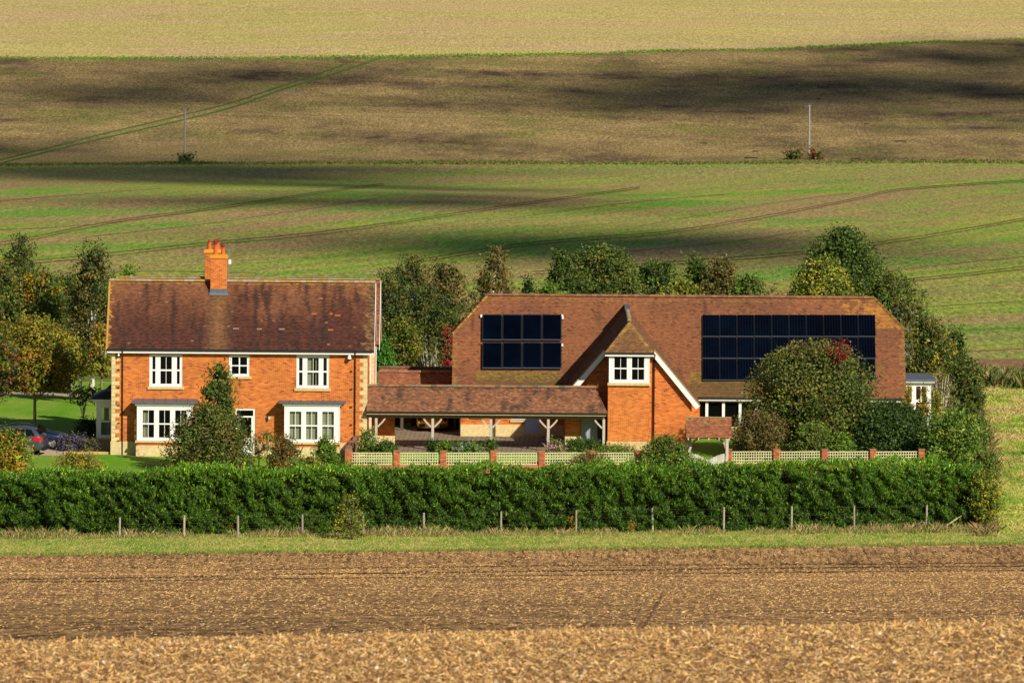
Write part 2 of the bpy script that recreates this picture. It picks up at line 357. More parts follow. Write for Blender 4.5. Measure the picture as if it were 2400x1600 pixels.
# the rough grass slope right of the garden takes over beyond its boundary: give those faces the other material
GARD.data.materials.append(M['rough'])
for p in GARD.data.polygons:
    c = p.center
    if c.x > XR(c.y+450)-.4: p.material_index = 1
strip('field_margin', M['verge'], f505, f520, -100, 100, 200, 6, wide=W1)
strip('ploughed_headland', field_mat('ploughed_soil_material', sp_plough), f520, f540, -100, 100, 120, 6, wide=W1)
strip('green_crop_field', field_mat('young_crop_material', sp_green), f540, fg, -130, 130, 160, 240, extra=rowc, wide=W1)
strip('brown_stubble_field', field_mat('brown_stubble_material', sp_brown), fg, ft, -150, 150, 160, 90, wide=W1)
strip('hilltop_field', field_mat('pale_stubble_material', sp_top), ft, lambda x: 2000., -200, 200, 100, 120, wide=W1)
strip('distant_hill', M['verge'], lambda x: 2000., lambda x: 6000., -2500, 2500, 30, 20)

def ribbon(mb, pts, wpx, dz=.03, step=14, D0=300, wf=None, c=(1, 1, 1)):
    """a wheel track drawn along a line on the ground; wpx = its apparent height"""
    L = []
    for (a, b) in zip(pts[:-1], pts[1:]):
        nn = max(1, int(abs(b[0]-a[0])/step))
        L += [(a[0]+(b[0]-a[0])*k/nn, a[1]+(b[1]-a[1])*k/nn) for k in range(nn)]
    L.append(pts[-1]); A = []; B = []
    for i, (px, py) in enumerate(L):
        w_ = wpx*(wf(i/len(L)) if wf else 1)*(.75+.5*noise.noise((px*.03, py*.2, 1)))
        j = .6*noise.noise((px*.02, 3, py*.1))
        a = hit(px, py-w_/2+j, D0); b = hit(px, py+w_/2+j, D0)
        A.append((a.x, a.y, a.z+dz)); B.append((b.x, b.y, b.z+dz))
    n_ = len(A); mb.add(B+A, [(i, i+1, n_+i+1, n_+i) for i in range(n_-1)], c)
def sc(pts, k, ox=0, oy=0): return [(ox+x/k, oy+y/k) for x, y in pts]
M['track'] = attr_mat('wheel_track_soil_material', .95, 2.5, .5, .3, .02, .05)
def smooth(pts, n=4):
    out = []
    for i in range(len(pts)-1):
        p0 = pts[max(i-1, 0)]; p1 = pts[i]; p2 = pts[i+1]; p3 = pts[min(i+2, len(pts)-1)]
        for k in range(n):
            t = k/n; out.append(tuple(.5*((2*p1[j])+(-p0[j]+p2[j])*t+(2*p0[j]-5*p1[j]+4*p2[j]-p3[j])*t*t+(-p0[j]+3*p1[j]-3*p2[j]+p3[j])*t**3) for j in (0, 1)))
    return out+[pts[-1]]
mb = MB(); DK = (.17, .11, .05)
TL = [[(-80, 625), (102, 612), (300, 592), (490, 571), (650, 557), (796, 541), (1000, 512), (1200, 482), (1350, 461), (1500, 440)],
      [(-60, 580), (60, 562), (255, 522), (450, 496), (638, 469), (765, 449), (900, 432)],
      [(980, 612), (1200, 577), (1380, 560), (1557, 546), (1760, 514), (1914, 485), (2020, 464), (2118, 444), (2400, 424)],
      [(1250, 640), (1450, 626), (1700, 608), (1910, 590), (2088, 566), (2250, 541), (2460, 503)],
      [(2080, 662), (2200, 650), (2330, 636), (2460, 620)]]
for k, t in enumerate(TL):
    t = smooth(t)
    for off in (-3.2, 3.2): ribbon(mb, [(x, y+off*(.55+.45*min(1, max(0, (y-430)/150)))) for x, y in t], 1.8, c=DK)
for t in ([(2120, 780), (2260, 774), (2460, 765)], [(2170, 820), (2300, 823), (2460, 812)], [(2160, 720), (2300, 712), (2460, 703)], [(-60, 476), (200, 455), (380, 442)], [(100, 700), (240, 640), (600, 640)],
          [(-50, 540), (200, 528), (500, 490)], [(1500, 530), (1800, 478), (2000, 452)], [(2050, 640), (2200, 622), (2460, 596)], [(1300, 600), (1640, 575), (1900, 540)], [(1200, 512), (1450, 478), (1700, 455)], [(200, 556), (520, 520), (900, 462)]):
    ribbon(mb, smooth(t), 1.2, c=(.26, .19, .08))
tag(mb.build('tramline_tracks', M['track'], loc=(0, 300, -6)), kind='structure')
mb = MB(); GT = (.10, .17, .035)
ribbon(mb, smooth(sc([(-60, 752), (0, 735), (225, 680), (450, 622), (850, 528), (1080, 468), (1300, 395), (1480, 335), (1600, 290), (1640, 266)], 1.96)), 4.6, c=GT)
ribbon(mb, smooth(sc([(-60, 772), (0, 752), (225, 697), (450, 642), (850, 550), (1080, 490), (1300, 412), (1520, 345), (1680, 290), (1750, 268)], 1.96)), 4.8, c=GT)
ribbon(mb, smooth([(1172, 170), (1180, 182), (1200, 200), (1222, 220)]), 2, c=(.2, .14, .08)); ribbon(mb, smooth([(1190, 166), (1208, 184), (1236, 206)]), 1.6, c=(.2, .14, .08))
for x, y, s_ in ((2110, 331, 14), (1760, 370, 16), (1770, 355, 6), (1650, 336, 8), (2005, 372, 10), (2030, 290, 6), (2180, 232, 5), (1920, 232, 5)): ribbon(mb, [(x-s_, y), (x, y), (x+s_, y+.5)], 3, c=(.09, .045, .03))
tag(mb.build('farm_track', M['track'], loc=(0, 700, -10)), kind='structure')
mb = MB()                                                    # wheelings across the cultivated field in front
SK = (.12, .06, .035)
for t, w_ in (([(-40, 1357), (300, 1354), (700, 1345), (1200, 1339), (1800, 1331), (2440, 1326)], 2.4), ([(-40, 1364), (300, 1361), (700, 1355), (1200, 1349), (1800, 1341), (2440, 1336)], 1.6), ([(500, 1336), (1200, 1326), (1900, 1322), (2440, 1318)], 1.4)):
    ribbon(mb, smooth(t), w_, D0=90, dz=.02, c=SK)
def vtrack(mb, pts, wp, c):
    A = []; B = []
    for px, py in smooth(pts, 6):
        a = hit(px-wp/2, py, 60); b = hit(px+wp/2, py, 60); A.append((a.x, a.y, a.z+.02)); B.append((b.x, b.y, b.z+.02))
    n_ = len(A); mb.add(A+B, [(i, n_+i, n_+i+1, i+1) for i in range(n_-1)], c)
for p, w_, c_ in (([(1556, 1388), (1532, 1432), (1508, 1476)], 7, (.22, .12, .065)), ([(1525, 1395), (1500, 1440), (1484, 1477)], 9, (.33, .2, .1)), ([(1440, 1372), (1405, 1425), (1372, 1478)], 9, (.33, .2, .1))): vtrack(mb, p, w_, c_)
tag(mb.build('field_wheelings', M['track'], loc=(0, -100, 0)), kind='structure')

# ------------------------------------------------------------------ clouds that throw the broken shade on the far fields
M['cloud'] = plain('cloud_white_material', (.8, .8, .8), 1, 0, 0, .01, .02)
def cloud(label, blobs, alt=1500):
    mb = MB(); c0 = None
    for px, py, wx, wy in blobs:
        g_ = hit(px, py, 480); t = (alt-g_.z)/(-SUNV.z); c = g_-SUNV*t
        if c0 is None: c0 = c
        for q in range(11):
            o = Vector((random.gauss(0, .62)*wx, random.gauss(0, .75)*wy, random.uniform(-.1, .3)*6)); s_ = random.uniform(.5, 1.5)
            rx, ry, rz = 6.0*s_, 8.0*s_, 3*s_; n1, n2 = 8, 5; vs = []
            for i in range(n2+1):
                for k in range(n1):
                    a = math.pi*i/n2; b_ = 2*math.pi*k/n1; d = Vector((math.sin(a)*math.cos(b_), math.sin(a)*math.sin(b_), math.cos(a)))
                    r_ = 1+.3*noise.noise(d*2+o*.1); vs.append(c+o+Vector((d.x*rx*r_, d.y*ry*r_, d.z*rz*r_)))
            mb.add(vs, [(i*n1+k, (i+1)*n1+k, (i+1)*n1+(k+1) % n1, i*n1+(k+1) % n1) for i in range(n2) for k in range(n1)])
    o = mb.build('cloud', M['cloud'], loc=tuple(c0), smooth=True); tag(o, label, 'cloud', 'small clouds over the fields', 'stuff')
    return o
cloud('wide broken white cloud over the left part of the green crop field', [(380, 418, 22, 26), (640, 425, 20, 26), (880, 440, 18, 22), (60, 398, 24, 20), (1050, 462, 12, 14), (500, 402, 20, 20), (760, 470, 16, 12), (200, 402, 22, 20), (700, 408, 20, 20), (900, 478, 16, 12)])
cloud('small broken cloud over the green crop field above the trees', [(1330, 588, 12, 9), (1500, 592, 13, 9), (1640, 580, 10, 8), (1180, 570, 9, 7), (1240, 598, 10, 6), (1420, 560, 12, 8), (1780, 560, 10, 8)])
cloud('broken white cloud over the brown stubble field on the right', [(1750, 210, 20, 22), (1950, 215, 18, 22), (2240, 185, 18, 26), (2400, 150, 22, 28), (2380, 230, 22, 22), (1580, 215, 14, 14), (2120, 210, 20, 20), (1450, 225, 14, 12), (2300, 120, 18, 20), (1850, 240, 20, 14)])
cloud('broken white cloud over the brown stubble field on the left', [(240, 215, 16, 12), (520, 182, 14, 10), (80, 350, 18, 12)])
# ------------------------------------------------------------------ building helpers
def rnd(a, b): return random.uniform(a, b)
def mul(c, k): return (c[0]*k, c[1]*k, c[2]*k)
def lerpc(a, b, t): return tuple(x+(y-x)*t for x, y in zip(a, b))
BR = [(.61, .17, .03), (.58, .15, .027), (.63, .19, .034), (.54, .135, .026), (.65, .21, .04)]; BRD = (.25, .05, .02)
def brick_col():
    r = random.random()
    return mul(BRD, rnd(1.2, 1.8)) if r < .10 else mul(random.choice(BR), rnd(.8, 1.12))
MORT = (.80, .46, .18)
_bm = {}
def brick_mesh(L, k):
    key = (round(L, 3), k)
    if key not in _bm:
        mb = MB(); mb.cc = brick_col(); mb.box(-L/2, 0, -.0325, L/2, .02, .0325); o = mb.build('brick', M['brick'], loc=(0, 0, 0)); _bm[key] = o.data; bpy.data.objects.remove(o)
    return _bm[key]
def subtract(iv, a, b):
    out = []
    for x0, x1 in iv:
        if b <= x0 or a >= x1: out.append((x0, x1)); continue
        if a > x0: out.append((x0, a))
        if b < x1: out.append((b, x1))
    return out
def brick_wall(parent, o, u, L, H, openings=(), span=None, thick=.25, nparts=0, holes=(), name='wall', parts_z=None, z0=0., H2=None, dark=1.):
    """o: bottom corner of the outer face, u: unit direction along the wall (outer side = to the right of u seen from above, i.e. -Y for u=+X).
    openings: through the wall (u0,z0,u1,z1); holes: places without bricks; span(z)->(u0,u1)"""
    o = Vector(o); u = Vector(u); nrm = Vector((u.y, -u.x, 0)); Z_ = Vector((0, 0, 1))
    pt = lambda a, z, d: o+u*a+Z_*z+nrm*d
    mm = MB(); mm.cc = MORT
    us = sorted({0., L}|{v for q in openings for v in (q[0], q[2])}); zs = sorted({z0, H}|{v for q in openings for v in (q[1], q[3])}|(set(np.linspace(z0, H, 24)) if span else set()))
    us = [a for a in us if 0 <= a <= L]; zs = [z for z in zs if z0 <= z <= H]
    for a0, a1 in zip(us[:-1], us[1:]):
        for c0, c1 in zip(zs[:-1], zs[1:]):
            am, cm = (a0+a1)/2, (c0+c1)/2
            if any(q[0] < am < q[2] and q[1] < cm < q[3] for q in openings): continue
            if span:
                l0, r0 = span(c0); l1, r1 = span(c1); p = [(max(a0, l0), c0), (min(a1, r0), c0), (min(a1, r1), c1), (max(a0, l1), c1)]
                if p[1][0] <= p[0][0] and p[2][0] <= p[3][0]: continue
                p[1] = (max(p[1][0], p[0][0]), c0); p[2] = (max(p[2][0], p[3][0]), c1)
            else: p = [(a0, c0), (a1, c0), (a1, c1), (a0, c1)]
            mm.poly([pt(a, z, 0) for a, z in p]); mm.poly([pt(a, z, -thick) for a, z in p][::-1])
    for q in openings:
        for (a0, c0, a1, c1) in ((q[0], q[1], q[2], q[1]), (q[2], q[1], q[2], q[3]), (q[2], q[3], q[0], q[3]), (q[0], q[3], q[0], q[1])):
            mm.quad(pt(a0, c0, 0), pt(a1, c1, 0), pt(a1, c1, -thick), pt(a0, c0, -thick))
    for a in (0, L): mm.quad(pt(a, z0, 0), pt(a, z0, -thick), pt(a, H, -thick), pt(a, H, 0))
    wall = mm.build(name, M['mortar'], parent)
    if name == 'back_wall' and nparts == 0: return wall
    bb = MB(); cnt = 0; row = 0; z = z0; root = wloc(wall)
    while z < H-.03:
        zc = z+.0375; l, r = span(zc) if span else (0, L)
        iv = [(max(0, l), min(L, r))]
        for q in list(openings)+list(holes):
            if q[1] < zc < q[3]: iv = subtract(iv, q[0], q[2])
        x = -(row % 2)*.1125
        for x0, x1 in iv:
            if x1-x0 < .04: continue
            k0 = math.floor((x0+(row % 2)*.1125)/.225)
            for k in range(k0, int((x1-x0)/.225)+k0+3):
                a0 = max(k*.225-(row % 2)*.1125, x0); a1 = min(k*.225-(row % 2)*.1125+.215, x1)
                if a1-a0 < .03: continue
                if cnt < nparts and a1-a0 > .2149 and (parts_z is None or parts_z[0] < z < parts_z[1]) and abs(nrm.y) > .9:
                    ob = bpy.data.objects.new('brick', brick_mesh(.215, cnt % 12 if random.random() > .5 else random.randrange(12))); COL.objects.link(ob); ob.parent = wall
                    ob.location = pt((a0+a1)/2, zc, .006)-root; cnt += 1; continue
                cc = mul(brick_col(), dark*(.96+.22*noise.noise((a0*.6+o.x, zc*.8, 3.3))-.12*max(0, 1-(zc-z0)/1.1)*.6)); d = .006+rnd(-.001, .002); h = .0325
                p = [pt(a0, zc-h, 0), pt(a1, zc-h, 0), pt(a1, zc+h, 0), pt(a0, zc+h, 0), pt(a0, zc-h, d), pt(a1, zc-h, d), pt(a1, zc+h, d), pt(a0, zc+h, d)]
                bb.add(p, [(4, 5, 6, 7), (0, 1, 5, 4), (1, 2, 6, 5), (2, 3, 7, 6), (3, 0, 4, 7)], cc)
        z += .075; row += 1
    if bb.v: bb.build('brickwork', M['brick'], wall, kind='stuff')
    return wall
def nz(x, y, z=0): return noise.noise(Vector((x, y, z)))
def tile_roof(parent, O, U, V, poly, colf, name='roof_slope', g=.105, tw=.168, thick=.12):
    """clay tiles in courses on the plane O + a*U + b*V; poly = outline in (a,b)"""
    O = Vector(O); U = Vector(U).normalized(); V = Vector(V).normalized(); N = U.cross(V).normalized()
    P = lambda a, b, h: O+U*a+V*b+N*h
    mb = MB(); mb.cc = (.10, .045, .03)
    mb.prism([P(a, b, 0) for a, b in poly], -N*thick)
    ro = mb.build(name, M['tile'], parent); tb = MB(); bs = [b for a, b in poly]; nb = len(poly)
    b = min(bs); row = 0
    while b < max(bs)-.02:
        bm = b+g*.5; xs = []
        for i in range(nb):
            (a0, b0), (a1, b1) = poly[i], poly[(i+1) % nb]
            if (b0 <= bm) != (b1 <= bm): xs.append(a0+(a1-a0)*(bm-b0)/(b1-b0))
        xs.sort()
        for x0, x1 in zip(xs[::2], xs[1::2]):
            k = math.floor(x0/tw)-1; dr = rnd(-.0015, .0015)
            while True:
                a0 = k*tw+(row % 2)*tw/2; a1 = a0+tw-.004; k += 1
                if a0 > x1: break
                a0 = max(a0, x0); a1 = min(a1, x1)
                if a1-a0 < .02: continue
                j = rnd(-.004, .004)+dr; c = colf((a0+a1)/2, bm)
                p0, p1 = P(a0, b, .028+j), P(a1, b, .028+j+rnd(-.003, .003)); p2, p3 = P(a1, b+g*1.12, .006), P(a0, b+g*1.12, .006)
                tb.add([p0, p1, p2, p3, P(a0, b, .0), P(a1, b, .0)], [(0, 1, 2, 3), (4, 5, 1, 0), (0, 3, 4), (1, 5, 2)], c)
        b += g; row += 1
    tb.build('tiles', M['tile'], ro, kind='stuff'); return ro
_rt = {}
def ridge_tiles(parent, p, q, r=.125, step=.3, tones=((.22, .10, .06),), lich=.2, name='ridge_tile'):
    p = Vector(p); q = Vector(q); L = (q-p).length; n_ = int(round(L/step)); t = (q-p)/L; root = wloc(parent)
    rot = t.to_track_quat('X', 'Z').to_euler()
    for i in range(n_):
        v = random.randrange(6); key = (r, step, tones, v)
        if key not in _rt:
            mb = MB(); c = mul(random.choice(tones), rnd(.75, 1.2)); 
            if random.random() < lich: c = lerpc(c, (.42, .28, .07), rnd(.2, .8))
            K = 6; l = L/n_; vs = []
            for xx, rr in ((-l/2+.004, r*1.04), (l/2-.004, r*.97)):
                for k in range(K+1):
                    a = math.pi*(k/K); vs.append((xx, rr*math.cos(a), rr*math.sin(a)*.95-.04))
            f = [(k, k+1, K+2+k, K+1+k) for k in range(K)]+[tuple(range(K+1))[::-1], tuple(range(K+1, 2*K+2))]
            mb.add(vs, f, c); mb.c = [mul(c, .9+.2*((a[2]) > .05)) for a in vs]
            o = mb.build(name, M['tile'], loc=(0, 0, 0)); _rt[key] = o.data; bpy.data.objects.remove(o)
        ob = bpy.data.objects.new(name, _rt[key]); COL.objects.link(ob); ob.parent = parent; ob.location = p+t*(L*(i+.5)/n_)-root; ob.rotation_euler = rot
def window(parent, x0, z0, x1, z1, Y, glass, bars, fr=.10, sill=None, name='window', depth=.10, label=None, paint=None):
    """frame = board x0..x1, z0..z1 with its front at Y and the glass rectangles cut out; bars: (x0,z0,x1,z1) thin glazing bars"""
    mb = MB(); xs = sorted({x0, x1}|{v for q in glass for v in (q[0], q[2])}); zs = sorted({z0, z1}|{v for q in glass for v in (q[1], q[3])})
    for a0, a1 in zip(xs[:-1], xs[1:]):
        run = None
        for c0, c1 in zip(zs[:-1], zs[1:]):
            solid = not any(q[0] < (a0+a1)/2 < q[2] and q[1] < (c0+c1)/2 < q[3] for q in glass)
            if solid: run = (run[0], c1) if run else (c0, c1)
            if run and (not solid): mb.box(a0, Y, run[0], a1, Y+depth, run[1]); run = None
        if run: mb.box(a0, Y, run[0], a1, Y+depth, run[1])
    # raised outer architrave
    e = .035; 
    mb.box(x0-.004, Y-.02, z0-.004, x0+e, Y-.001, z1+.004); mb.box(x1-e, Y-.02, z0-.004, x1+.004, Y-.001, z1+.004); mb.box(x0+e+.001, Y-.02, z1-e, x1-e-.001, Y-.001, z1+.004); mb.box(x0+e+.001, Y-.02, z0-.004, x1-e-.001, Y-.001, z0+e)
    wn = mb.build(name, paint or M['paint'], parent)
    if label: wn['label'] = label
    for b_ in bars:
        q = MB(); q.box(b_[0], Y+.02, b_[1], b_[2], Y+.055, b_[3]); q.build('glazing_bar', paint or M['paint'], wn)
    for q in glass:
        p = MB(); p.quad((q[0], Y+.06, q[1]), (q[2], Y+.06, q[1]), (q[2], Y+.06, q[3]), (q[0], Y+.06, q[3])); p.build('pane', M['glass'], wn)
    if sill:
        q = MB(); q.cc = (.62, .47, .22); q.box(sill[0], Y-.12, sill[2], sill[1], Y+.06, sill[3]); q.build('sill', M['stone'], wn)
    return wn
def cloth(parent, x0, x1, z0, z1, Y, waves=5, amp=.03, name='curtain', m=None):
    mb = MB(); n_ = waves*4; vs = []
    for k in range(n_+1):
        x = x0+(x1-x0)*k/n_; y = Y+amp*math.sin(k*math.pi/2+.6); vs += [(x, y, z0), (x, y, z1)]
    mb.add(vs, [(2*k, 2*k+2, 2*k+3, 2*k+1) for k in range(n_)]); return mb.build(name, m or M['curtain'], parent, smooth=True)
def pipe(parent, pts, r=.035, name='downpipe', m=None, clips=()):
    mb = MB(); mb.tube(pts, r, 8)
    for z in clips: mb.box(pts[0][0]-.06, pts[0][1]-.02, z-.03, pts[0][0]+.06, pts[0][1]+.06, z+.03)
    return mb.build(name, m or M['black'], parent)
def soft(parent, name, m, x0, y0, z0, x1, y1, z1, c=(1, 1, 1), bev=0):
    mb = MB(); mb.cc = c; mb.box(x0, y0, z0, x1, y1, z1); return mb.build(name, m, parent, bevel=bev)
STONE = (.66, .52, .27)

# ================================================================== brick house on the left
H0x, H1x = X(261.5, 950, 0), X(860, 950, 0); hx = lambda px: X(px, 900, 0)
hz = lambda px, py, Y=0.: Z(px, py, Y)
house = thing('brick_house', 'large orange brick house with cream quoins, white sash windows and a tall chimney', 'house', ((H0x+H1x)/2, 0, 0))
EZ = 5.95
plZ = hz(300, 1041)+.02; plZ2 = hz(800, 1046)
W = H1x-H0x
def wx(px, py=900): return X(px, py, 0)
wins = {'w1': (wx(350.3, 868), hz(388, 906), wx(427.3, 868), hz(388, 830)), 'w2': (wx(536.8, 856), hz(560, 881.5), wx(584.5, 856), hz(560, 831)), 'w3': (wx(694.9, 870), hz(733, 910), wx(771.5, 870), hz(733, 831.6))}
bay1 = (wx(321, 990), hz(386, 1031.6), wx(451, 990), hz(386, 950)); bay2 = (wx(666.5, 990), hz(731, 1035.5), wx(796, 990), hz(731, 950))
door = (wx(552, 1000), -.1, wx(597.5, 1000), hz(575, 957))
ops = [(q[0]-H0x, q[1], q[2]-H0x, q[3]) for q in wins.values()]+[(bay1[0]+.1-H0x, bay1[1], bay1[2]-.1-H0x, bay1[3]-.05), (bay2[0]+.1-H0x, bay2[1], bay2[2]-.1-H0x, bay2[3]-.05), (door[0]-H0x, 0, door[2]-H0x, door[3])]
QH = .075*3; pz = .075*10
qh = [(0, z, .42 if k % 2 == 0 else .21, z+.225) for k, z in enumerate(np.arange(pz, EZ, .225))]+[(W-(.42 if k % 2 == 0 else .21), z, W, z+.225) for k, z in enumerate(np.arange(pz, EZ, .225))]
brick_wall(house, (H0x, 0, 0), (1, 0, 0), W, EZ, ops, holes=[(-1, -1, 99, pz)]+qh, nparts=300, parts_z=(2.6, 5.4), thick=.3)
for (q0, z0_, q1, z1_) in qh:                                     # quoin stones
    mb = MB(); mb.cc = mul(STONE, rnd(.88, 1.1)); xa, xb = H0x+q0, H0x+q1
    if q0 == 0: mb.box(xa-.015, -.016, z0_+.004, xb, .42 if q1 > .3 else .25, z1_-.004)
    else: mb.box(xa, -.016, z0_+.004, xb+.015, .42 if q1-q0 > .3 else .25, z1_-.004)
    mb.build('quoin', M['stone'], house, bevel=.01)
# plinth
for a, b_ in ((H0x-.05, bay1[0]+.08), (bay1[2]-.08, door[0]-.05), (door[2]+.05, bay2[0]+.08), (bay2[2]-.08, H1x+.05)): mb = MB(); mb.cc = mul(STONE, .95); mb.box(a, -.05, -.3, b_, .3, pz); mb.build('plinth', M['stone'], house)
HD = 9.6                                                              # depth of the house
brick_wall(house, (H1x, .002, .0), (0, 1, 0), 6.1, EZ, holes=[(-1, -1, 99, pz), (0, 0, .42, 99)], name='side_wall', thick=.3)
STEP = .30
brick_wall(house, (H1x, 6.1, 0), (1, 0, 0), STEP, EZ, holes=[(-1, -1, 99, pz), (0, 0, 99, 99)], name='return_wall')
for k, z in enumerate(np.arange(pz, EZ-.01, .225)):
    mb = MB(); mb.cc = mul(STONE, rnd(.9, 1.08)); mb.box(H1x+(.0 if k % 2 == 0 else .02), 6.08, z+.004, H1x+STEP+.01, 6.1+(.3 if k % 2 else .5), z+.221); mb.build('quoin', M['stone'], house)
brick_wall(house, (H1x+STEP, 6.6, 0), (0, 1, 0), 5.6, EZ, holes=[(-1, -1, 99, pz)], name='side_wall', thick=.3)
brick_wall(house, (H0x, 12.2, 0), (0, -1, 0), 12.2, EZ, name='side_wall', thick=.3)
brick_wall(house, (H1x+STEP, 12.2, 0), (-1, 0, 0), W+STEP, EZ, name='back_wall', thick=.3)
soft(house, 'plinth', M['stone'], H1x+.002, .3, -.2, H1x+.05, 6.0, pz, STONE); 
mb = MB(); mb.box(H0x+.3, .3, 2.75, H1x-.3, 11.9, 3.0); mb.box(H0x+.3, 4.6, 0, H1x-.3, 4.75, 2.7); mb.box(H0x+.3, 4.6, 3.05, H1x-.3, 4.75, 5.6); mb.box(-17.5, .35, 0, -17.35, 4.55, 2.7); mb.box(-13, .35, 0, -12.85, 4.55, 2.7); mb.box(H0x+.3, .3, 0, H1x-.3, 11.9, .1)
mb.build('floor', M['interior'], house)
# roofs: two parallel ranges
hr0 = Vector((0, -.35, EZ-.05)); RY = 2.95; RZ = 9.53
slopeV = Vector((0, RY+.35, RZ-hr0.z)); SL = slopeV.length
rxl, rxr = X(249, 815, -.35), X(877, 822, -.35)
def col_house(a, b):
    t = b/SL; base = lerpc((.095, .038, .028), (.23, .098, .05), sstep(.30, 1., t+.35*nz(a*.5, b*.4, 3))*1.0)
    st = nz(a*2.6, b*.38, 7)+.6*nz(a*6, b*1.2, 9); k = 1.0
    base = lerpc(base, (.062, .032, .026), float(sstep(.12, .65, st+.25*(1-t)))*.9)
    if random.random() < .006: base = mul((.26, .15, .09), rnd(.6, 1))
    e = min(a, 99); y = nz(a*3, b*3, 1)*.4
    if a < .22+y*.4 or (b > SL-.16): base = lerpc(base, (.50, .27, .04), rnd(0, .9) if a < .3 else rnd(0, .5))
    if a > rxr-rxl-.55+y: base = lerpc(base, (.32, .22, .09), rnd(0, .6)*(1-.0*t))
    chx = abs(a-(X(513, 690, 2.4)-rxl))
    if chx < .9 and b < SL-.6: base = lerpc(base, (.27, .14, .06), (1-chx/.9)*.7)
    return mul(base, rnd(.72, 1.25))
HR = tile_roof(house, (rxl, hr0.y, hr0.z), (1, 0, 0), slopeV, [(0, 0), (rxr-rxl, 0), (rxr-rxl, SL), (0, SL)], col_house, name='roof')
tb = MB()
for px, py, w_ in ((776, 738, 8), (791, 742, 13), (752, 702, 9), (775, 776, 13), (736, 738, 13), (770, 810, 7), (608, 774, 12), (553, 773, 14), (660, 774, 14)):
    Yr = -.35+(at(px, py, 1).z-hr0.z)/(RZ-hr0.z)*(RY+.35); Yr = -.35+(Z(px, py, Yr)-hr0.z)/(RZ-hr0.z)*(RY+.35); x_ = X(px, py, Yr); z_ = hr0.z+(Yr+.35)*(RZ-hr0.z)/(RY+.35)
    tb.cc = (.34, .11, .05) if px > 670 else (.24, .15, .11); w2 = w_/84.
    tb.add([(x_-w2, Yr-.02, z_+.025), (x_+w2, Yr-.02, z_+.025), (x_+w2, Yr+.06, z_+.115), (x_-w2, Yr+.06, z_+.115)], [(0, 1, 2, 3)])
tb.build('replaced_tiles', M['tile'], HR, kind='stuff')
tile_roof(house, (rxl, 2*RY+.35, hr0.z), (1, 0, 0), (0, -(RY+.35), RZ-hr0.z), [(0, 0), (rxr-rxl, 0), (rxr-rxl, SL), (0, SL)], col_house, name='rear_roof_slope', g=.3, tw=.5)
B2Y = 8.95; B2Z = Z(700, 651, B2Y)-.1; bxl, bxr = X(280, 650, B2Y), X(892, 655, B2Y); bsV = Vector((0, 3.2, 3.45)); bSL = bsV.length
def col_back(a, b): return mul(lerpc((.38, .16, .06), (.2, .08, .05), rnd(0, 1)), rnd(.7, 1.2))
RB = tile_roof(house, (bxl, B2Y-3.2, B2Z-3.45), (1, 0, 0), bsV, [(0, 0), (bxr-bxl, 0), (bxr-bxl, bSL), (0, bSL)], col_back, name='roof')
tile_roof(house, (bxl, B2Y+3.4, B2Z-3.6), (1, 0, 0), (0, -3.4, 3.6), [(0, 0), (bxr-bxl, 0), (bxr-bxl, 4.95), (0, 4.95)], col_back, name='rear_roof_slope', g=.3, tw=.5)
TG = ((.24, .19, .15), (.18, .13, .11), (.20, .11, .07), (.34, .28, .2))
ridge_tiles(HR, (rxl, RY, RZ+.06), (rxr, RY, RZ+.06), .13, .3, TG, .25)
ridge_tiles(RB, (bxl, B2Y, B2Z+.06), (bxr, B2Y, B2Z+.06), .13, .3, TG, .25)
for (xr_, y0, yr, z0_, zr_, sp_) in ((rxr, -.35, RY, hr0.z, RZ, 1), (bxr, B2Y-3.2, B2Y, B2Z-3.45, B2Z, 1), (rxl, -.35, RY, hr0.z, RZ, -1), (bxl, B2Y-3.2, B2Y, B2Z-3.45, B2Z, -1)):
    mb = MB()
    for (ya, za, yb, zb) in ((y0, z0_, yr, zr_), (yr, zr_, 2*yr-y0, z0_)):
        mb.prism([(xr_+.002*sp_, ya, za-.02), (xr_+.002*sp_, yb, zb-.02), (xr_+.002*sp_, yb, zb-.28), (xr_+.002*sp_, ya, za-.28)], (.03*sp_, 0, 0))
    mb.build('bargeboard', M['paint'], house)
    gm = MB(); gm.cc = (.5, .13, .04)
    gx = xr_-.28*sp_ if sp_ > 0 else xr_+.28
    gm.prism([(gx, y0+.4, z0_-.1), (gx, 2*yr-y0-.4, z0_-.1), (gx, yr, zr_-.2)], (-.1*sp_, 0, 0)); gm.build('gable', M['brick'], house)
mb = MB(); mb.cc = (.44, .26, .07); mb.prism([(rxl-.03, -.38, hr0.z+.0), (rxl-.03, RY, RZ+.0), (rxl-.03, RY, RZ+.09), (rxl-.03, -.38, hr0.z+.09)], (.1, 0, 0)); mb.build('verge', M['tile'], house)
